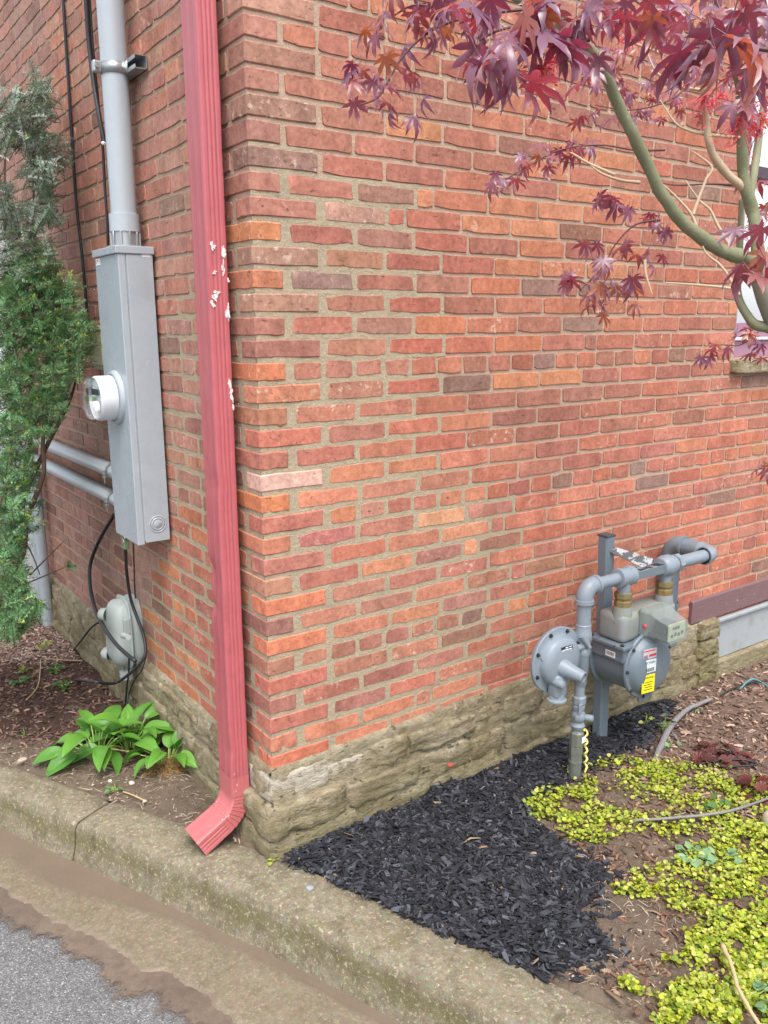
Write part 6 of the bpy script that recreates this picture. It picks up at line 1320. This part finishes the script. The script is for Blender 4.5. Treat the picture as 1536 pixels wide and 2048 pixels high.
limb('limb', [(1498, 400, 2.2), (1508, 350, 2.26), (1516, 290, 2.3), (1530, 200, 2.34), (1560, 90, 2.4), (1600, -60, 2.4)], [0.011, 0.010, 0.009, 0.007, 0.004], M_MBARK, 12)
limb('limb', [(1486, 376, 2.18), (1460, 352, 2.16), (1432, 318, 2.14), (1418, 285, 2.12), (1412, 240, 2.1), (1406, 180, 2.05), (1412, 110, 2.0), (1370, 20, 1.9)], [0.0115, 0.0105, 0.0095, 0.009, 0.008, 0.0065, 0.005, 0.003], M_MTWIG, 12)
limb('limb', [(1560, 668, 2.26), (1536, 656, 2.26), (1508, 648, 2.26), (1490, 625, 2.26), (1478, 600, 2.26), (1476, 560, 2.26), (1480, 480, 2.27), (1482, 400, 2.27)], [0.014, 0.0135, 0.0125, 0.0115, 0.011, 0.010, 0.009, 0.006], M_MBARK, 12)
for px in ([(1478, 590), (1462, 560), (1440, 530), (1415, 510), (1405, 492)], [(1392, 452), (1380, 425), (1350, 392), (1318, 362)], [(1386, 430), (1398, 395), (1412, 360), (1424, 335), (1395, 310), (1382, 302)], [(1455, 486), (1435, 450), (1420, 420), (1398, 400), (1370, 360)], [(1470, 578), (1420, 572), (1330, 565)], [(1290, 520), (1292, 550), (1305, 590)], [(1480, 275), (1420, 270), (1380, 262), (1350, 245), (1320, 200)], [(1230, 350), (1180, 328), (1150, 310), (1140, 305)], [(1280, 365), (1240, 360), (1200, 345), (1170, 320)], [(1330, 110), (1290, 95), (1250, 80), (1200, 60)], [(1400, 180), (1350, 170), (1310, 140), (1290, 90)]):
    limb('twig', [(x, y, 2.12) for x, y in px], [0.0045, 0.0035, 0.0028, 0.0016], M_MTWIG, 7)
for px, d in (([(1470, 370), (1420, 368), (1350, 370), (1310, 362)], 2.3), ([(1330, 300), (1270, 300), (1200, 290), (1120, 300), (1060, 330), (1010, 360)], 2.25), ([(1320, 440), (1270, 450), (1230, 490), (1200, 540), (1160, 580)], 2.2), ([(1120, 20), (1040, 20), (960, 30), (900, 45), (850, 70), (800, 120), (760, 190), (720, 210)], 1.42), ([(960, 30), (900, 20), (830, 10), (790, 30)], 1.42), ([(1536, 640), (1510, 670), (1480, 690), (1450, 690)], 2.7), ([(1400, 150), (1340, 200), (1260, 220), (1190, 210)], 2.4), ([(1450, 60), (1380, 60), (1300, 20), (1240, -20)], 1.3), ([(1180, 80), (1120, 70), (1060, 50), (1000, 60), (960, 80)], 1.15), ([(1536, 100), (1450, 90), (1390, 95)], 1.1)):
    limb('twig', [(x, y, d) for x, y in px], [0.003, 0.002, 0.0014], M_MDARK, 6)
# leaves
n = NT('maple_leaf'); oi = n.new('ObjectInfo'); rn = oi.outputs['Random']; c = n.ramp(rn, [(0.0, S(98, 56, 84)), (0.35, S(116, 64, 94)), (0.7, S(124, 62, 84)), (0.9, S(140, 66, 62)), (1.0, S(160, 96, 52))]); c = n.mix(n.math('MULTIPLY', n.noise(60, 4), 0.4), c, S(70, 34, 48))
n.pbr(c, 0.42, 0, None, 0.9, Sheen_Weight=0.6, Sheen_Tint=S(214, 206, 236), Coat_Weight=0.5, Coat_Roughness=0.38); M_MLEAF = n.translucent(n.ramp(rn, [(0.0, S(170, 44, 70)), (0.6, S(196, 56, 60)), (1.0, S(220, 116, 46))]), 0.33)
def maple_leaf(droop, seed):
    r = random.Random(seed); mb = MB(); vs = [Vector((0, 0, 0))]; fs = []; lobes = [(-128, 0.42), (-84, 0.74), (-42, 0.96), (0, 1.06), (42, 0.96), (84, 0.74), (128, 0.42)]
    lobes = [(a + r.uniform(-5, 5), l * r.uniform(0.9, 1.08)) for a, l in lobes]; pr = None
    def P(a, l): return Vector((l * math.cos(RAD(a)), l * math.sin(RAD(a)), 0))
    sin_i = []
    for i, (a, l) in enumerate(lobes):
        nxt = lobes[i + 1][0] if i < 6 else a + 42; prv = lobes[i - 1][0] if i else a - 42
        b = len(vs); dirv = P(a, 1); sd_ = Vector((-dirv.y, dirv.x, 0)); w = 0.105 * l + 0.02
        vs += [P((a + prv) / 2, 0.24), dirv * l * 0.58 - sd_ * w, dirv * l * 0.55, dirv * l * 0.58 + sd_ * w, dirv * l * 0.82 - sd_ * w * 0.5, dirv * l * 0.80, dirv * l * 0.82 + sd_ * w * 0.5, dirv * l, P((a + nxt) / 2, 0.24)]
        fs += [(0, b, b + 1, b + 2), (0, b + 2, b + 3, b + 8), (b + 1, b + 4, b + 5, b + 2), (b + 2, b + 5, b + 6, b + 3), (b + 4, b + 7, b + 5), (b + 5, b + 7, b + 6)]
        for q in (1, 3, 4, 6): vs[b + q].z += 0.035 * l
        cu = r.uniform(0.7, 1.4)
        for q in range(9):
            v = vs[b + q]; rr_ = v.length; v.z -= droop * cu * rr_ ** 2 * 0.55; k = 1 - 0.30 * droop * rr_ ** 2; v.x *= k; v.y *= k
    mb.add(vs, fs)
    mb.tube([Vector((0, 0, 0)), Vector((-0.22, 0, 0.05)), Vector((-0.50, 0.03, 0.16))], [0.013, 0.012, 0.012], 4, False)
    return mb.mesh('leaf', M_MLEAF, True)
MLV = [maple_leaf(dr, i) for i, dr in enumerate((0.25, 0.5, 0.7, 0.9, 1.1, 0.4, 1.3, 0.8))]
rr = random.Random(77)
def mleaf(px, py, d, span, az=None, pitch=None, roll=None, var=None):
    P = at(px, py, d); s_ = span * d / FPX / 1.7
    az = rr.uniform(0, 6.28) if az is None else az; pitch = rr.uniform(0.25, 1.25) if pitch is None else pitch; roll = rr.gauss(0, 0.35) if roll is None else roll
    M = Matrix.Translation(P) @ Matrix.Rotation(az, 4, 'Z') @ Matrix.Rotation(pitch, 4, 'Y') @ Matrix.Rotation(roll, 4, 'X') @ Matrix.Scale(s_, 4)
    put('leaf', MLV[rr.randrange(8) if var is None else var], maple, M)
CL = [(745,130,45,45,7,78,1.42),(800,190,50,45,7,76,1.42),(730,205,25,12,3,62,1.42),(770,60,60,40,6,84,1.42),(850,55,50,40,7,84,1.42),(870,15,60,25,5,90,1.4),(940,15,40,20,3,110,1.25),(950,60,30,40,3,120,1.15),
 (1000,120,45,40,4,170,1.05),(1045,170,25,25,2,150,1.05),(1030,50,50,40,4,170,1.05),(1110,60,45,35,4,150,1.1),(1130,20,60,25,4,140,1.12),(1165,70,30,30,2,130,1.12),(1260,15,50,20,4,120,1.2),(1320,10,40,20,3,110,1.3),
 (1380,100,25,12,2,210,1.0),(1460,80,30,18,2,200,1.0),(1500,30,40,30,4,150,1.15),(1520,130,30,40,4,120,1.3),(1490,190,40,30,5,90,1.6),
 (1010,355,28,14,5,60,2.25),(1060,325,35,14,6,60,2.25),(1110,300,35,14,6,60,2.25),(1160,295,25,14,4,58,2.25),(1215,400,22,8,3,62,2.2),(1255,415,25,8,3,62,2.2),(1310,430,18,8,2,58,2.2),(1330,455,18,10,2,58,2.2),
 (1180,490,16,8,2,66,2.2),(1220,520,30,18,4,70,2.2),(1270,500,30,18,4,70,2.2),(1310,520,20,12,2,62,2.2),(1160,560,30,20,5,70,2.2),(1210,580,34,20,6,70,2.2),(1250,570,20,20,3,66,2.2),(1190,620,20,10,2,60,2.2),(1280,610,14,8,1,56,2.2),
 (1510,330,26,40,8,66,2.5),(1525,420,16,40,5,60,2.5),(1500,260,30,24,6,70,2.2),(1440,690,22,12,4,52,2.7),(1490,665,24,12,4,50,2.7),(1520,700,20,20,4,50,2.7),(1415,715,12,6,2,48,2.7),(1530,945,14,14,3,50,2.6),(1500,545,26,20,2,130,1.5),(1460,470,10,16,1,110,1.5),(1525,490,14,40,2,120,1.5),
 (1230,170,70,34,12,44,2.5),(1310,200,60,34,10,44,2.5),(1250,120,60,30,8,52,2.3),(1380,170,50,40,8,50,2.4),(1200,230,50,20,5,44,2.5),(1450,140,40,40,6,60,2.1),(1340,60,50,30,5,60,1.9),
 (1640,100,90,150,9,110,1.6),(1620,420,70,140,6,90,2.2),(1300,-60,250,40,9,120,1.4),(900,-50,120,30,5,90,1.4),(1210,30,60,30,4,130,1.15),(1420,40,60,30,4,130,1.2),(1400,140,60,20,3,110,1.4),(1530,80,20,60,3,140,1.15),(1180,150,40,40,3,90,1.5),(1000,10,90,20,4,130,1.1),(1330,40,80,25,4,120,1.15),(1480,20,60,20,3,150,1.05),(1260,200,70,40,8,46,2.5),(1360,230,60,30,6,46,2.5)]
for cx, cy, rx, ry, cnt, span, d in CL:
    for i in range(int(cnt * 1.25 + 0.5) if cnt < 8 else cnt): mleaf(cx + rr.uniform(-rx, rx), cy + rr.uniform(-ry, ry), d * rr.uniform(0.96, 1.05), span * rr.uniform(0.75, 1.15))
# pink winged seed clusters
n = NT('seed_pink'); oi = n.new('ObjectInfo'); n.pbr(n.mix(n.noise(300, 3), S(176, 44, 62), S(222, 100, 112)), 0.5, 0, None, 0.4); M_SEED = n.translucent(S(230, 90, 100), 0.3)
for cx, cy, R_, cnt, d in ((1078, 155, 38, 60, 1.12), (1110, 130, 26, 40, 1.15), (1235, 60, 30, 40, 1.4), (1260, 85, 26, 30, 1.4), (1408, 215, 36, 60, 1.7), (1440, 205, 28, 40, 1.7), (1478, 262, 44, 80, 1.7), (1518, 245, 30, 50, 1.7), (1530, 210, 24, 36, 1.7), (1495, 160, 24, 30, 1.6)):
    mb = MB(); C0 = at(cx, cy, d); R0 = R_ * d / FPX
    for i in range(cnt):
        P = C0 + Vector((rr.gauss(0, 1), rr.gauss(0, 1), rr.gauss(0, 0.8))) * R0 * 0.55; L = 0.011 * rr.uniform(0.7, 1.3)
        for k in range(2):
            dv = Vector((rr.gauss(0, 1), rr.gauss(0, 1), rr.gauss(-0.2, 1))).normalized(); w = dv.orthogonal().normalized() * L * 0.22; mb.add([P, P + dv * L * 0.6 + w, P + dv * L, P + dv * L * 0.7 - w * 0.6], [(0, 1, 2, 3)])
        mb.tube([P, C0 + Vector((0, 0, R0 * 0.6))], 0.0004, 3, False)
    mb.build('seed_cluster', M_SEED, maple)

# ------------------------------------------------------------------ beyond the far corner
nb = empty('neighbour_house', (-3.5, 13.0, ZP)); tag(nb, 'white clapboard house beyond the far end of the brick wall', 'house')
m_sd = plain('white_siding', S(214, 216, 216), 0.6, 0, 0.05, 3); 
mb = MB(); mb.box((-9.0, 13.05, ZP - 0.1), (3.0, 19, 3.6)); mb.build('wall', m_sd, nb)
for i in range(27):
    z = ZP + 0.1 + i * 0.145; mb = MB(); mb.add([(-9.05, 13.045, z + 0.15), (3.05, 13.045, z + 0.15), (3.05, 13.015, z), (-9.05, 13.015, z), (-9.05, 13.05, z), (3.05, 13.05, z)], [(0, 1, 2, 3), (3, 2, 5, 4)]); mb.build('clapboard', m_sd, nb)
mb = MB(); mb.add([(-9.4, 12.7, 3.55), (3.4, 12.7, 3.55), (3.4, 16, 5.6), (-9.4, 16, 5.6), (3.4, 19.3, 3.55), (-9.4, 19.3, 3.55)], [(0, 1, 2, 3), (3, 2, 4, 5)]); mb.build('roof', plain('grey_shingle', S(110, 108, 106), 0.8), nb)
for x in (-6.5, -2.2):
    w = MB(); w.bbox((x, 12.97, 0.7), (x + 0.95, 13.06, 2.2), 0.01); wo_ = w.build('window', m_fd, nb); mb = MB(); mb.box((x + 0.08, 12.96, 0.78), (x + 0.87, 12.969, 2.12)); mb.build('pane', M_GLASS, wo_)
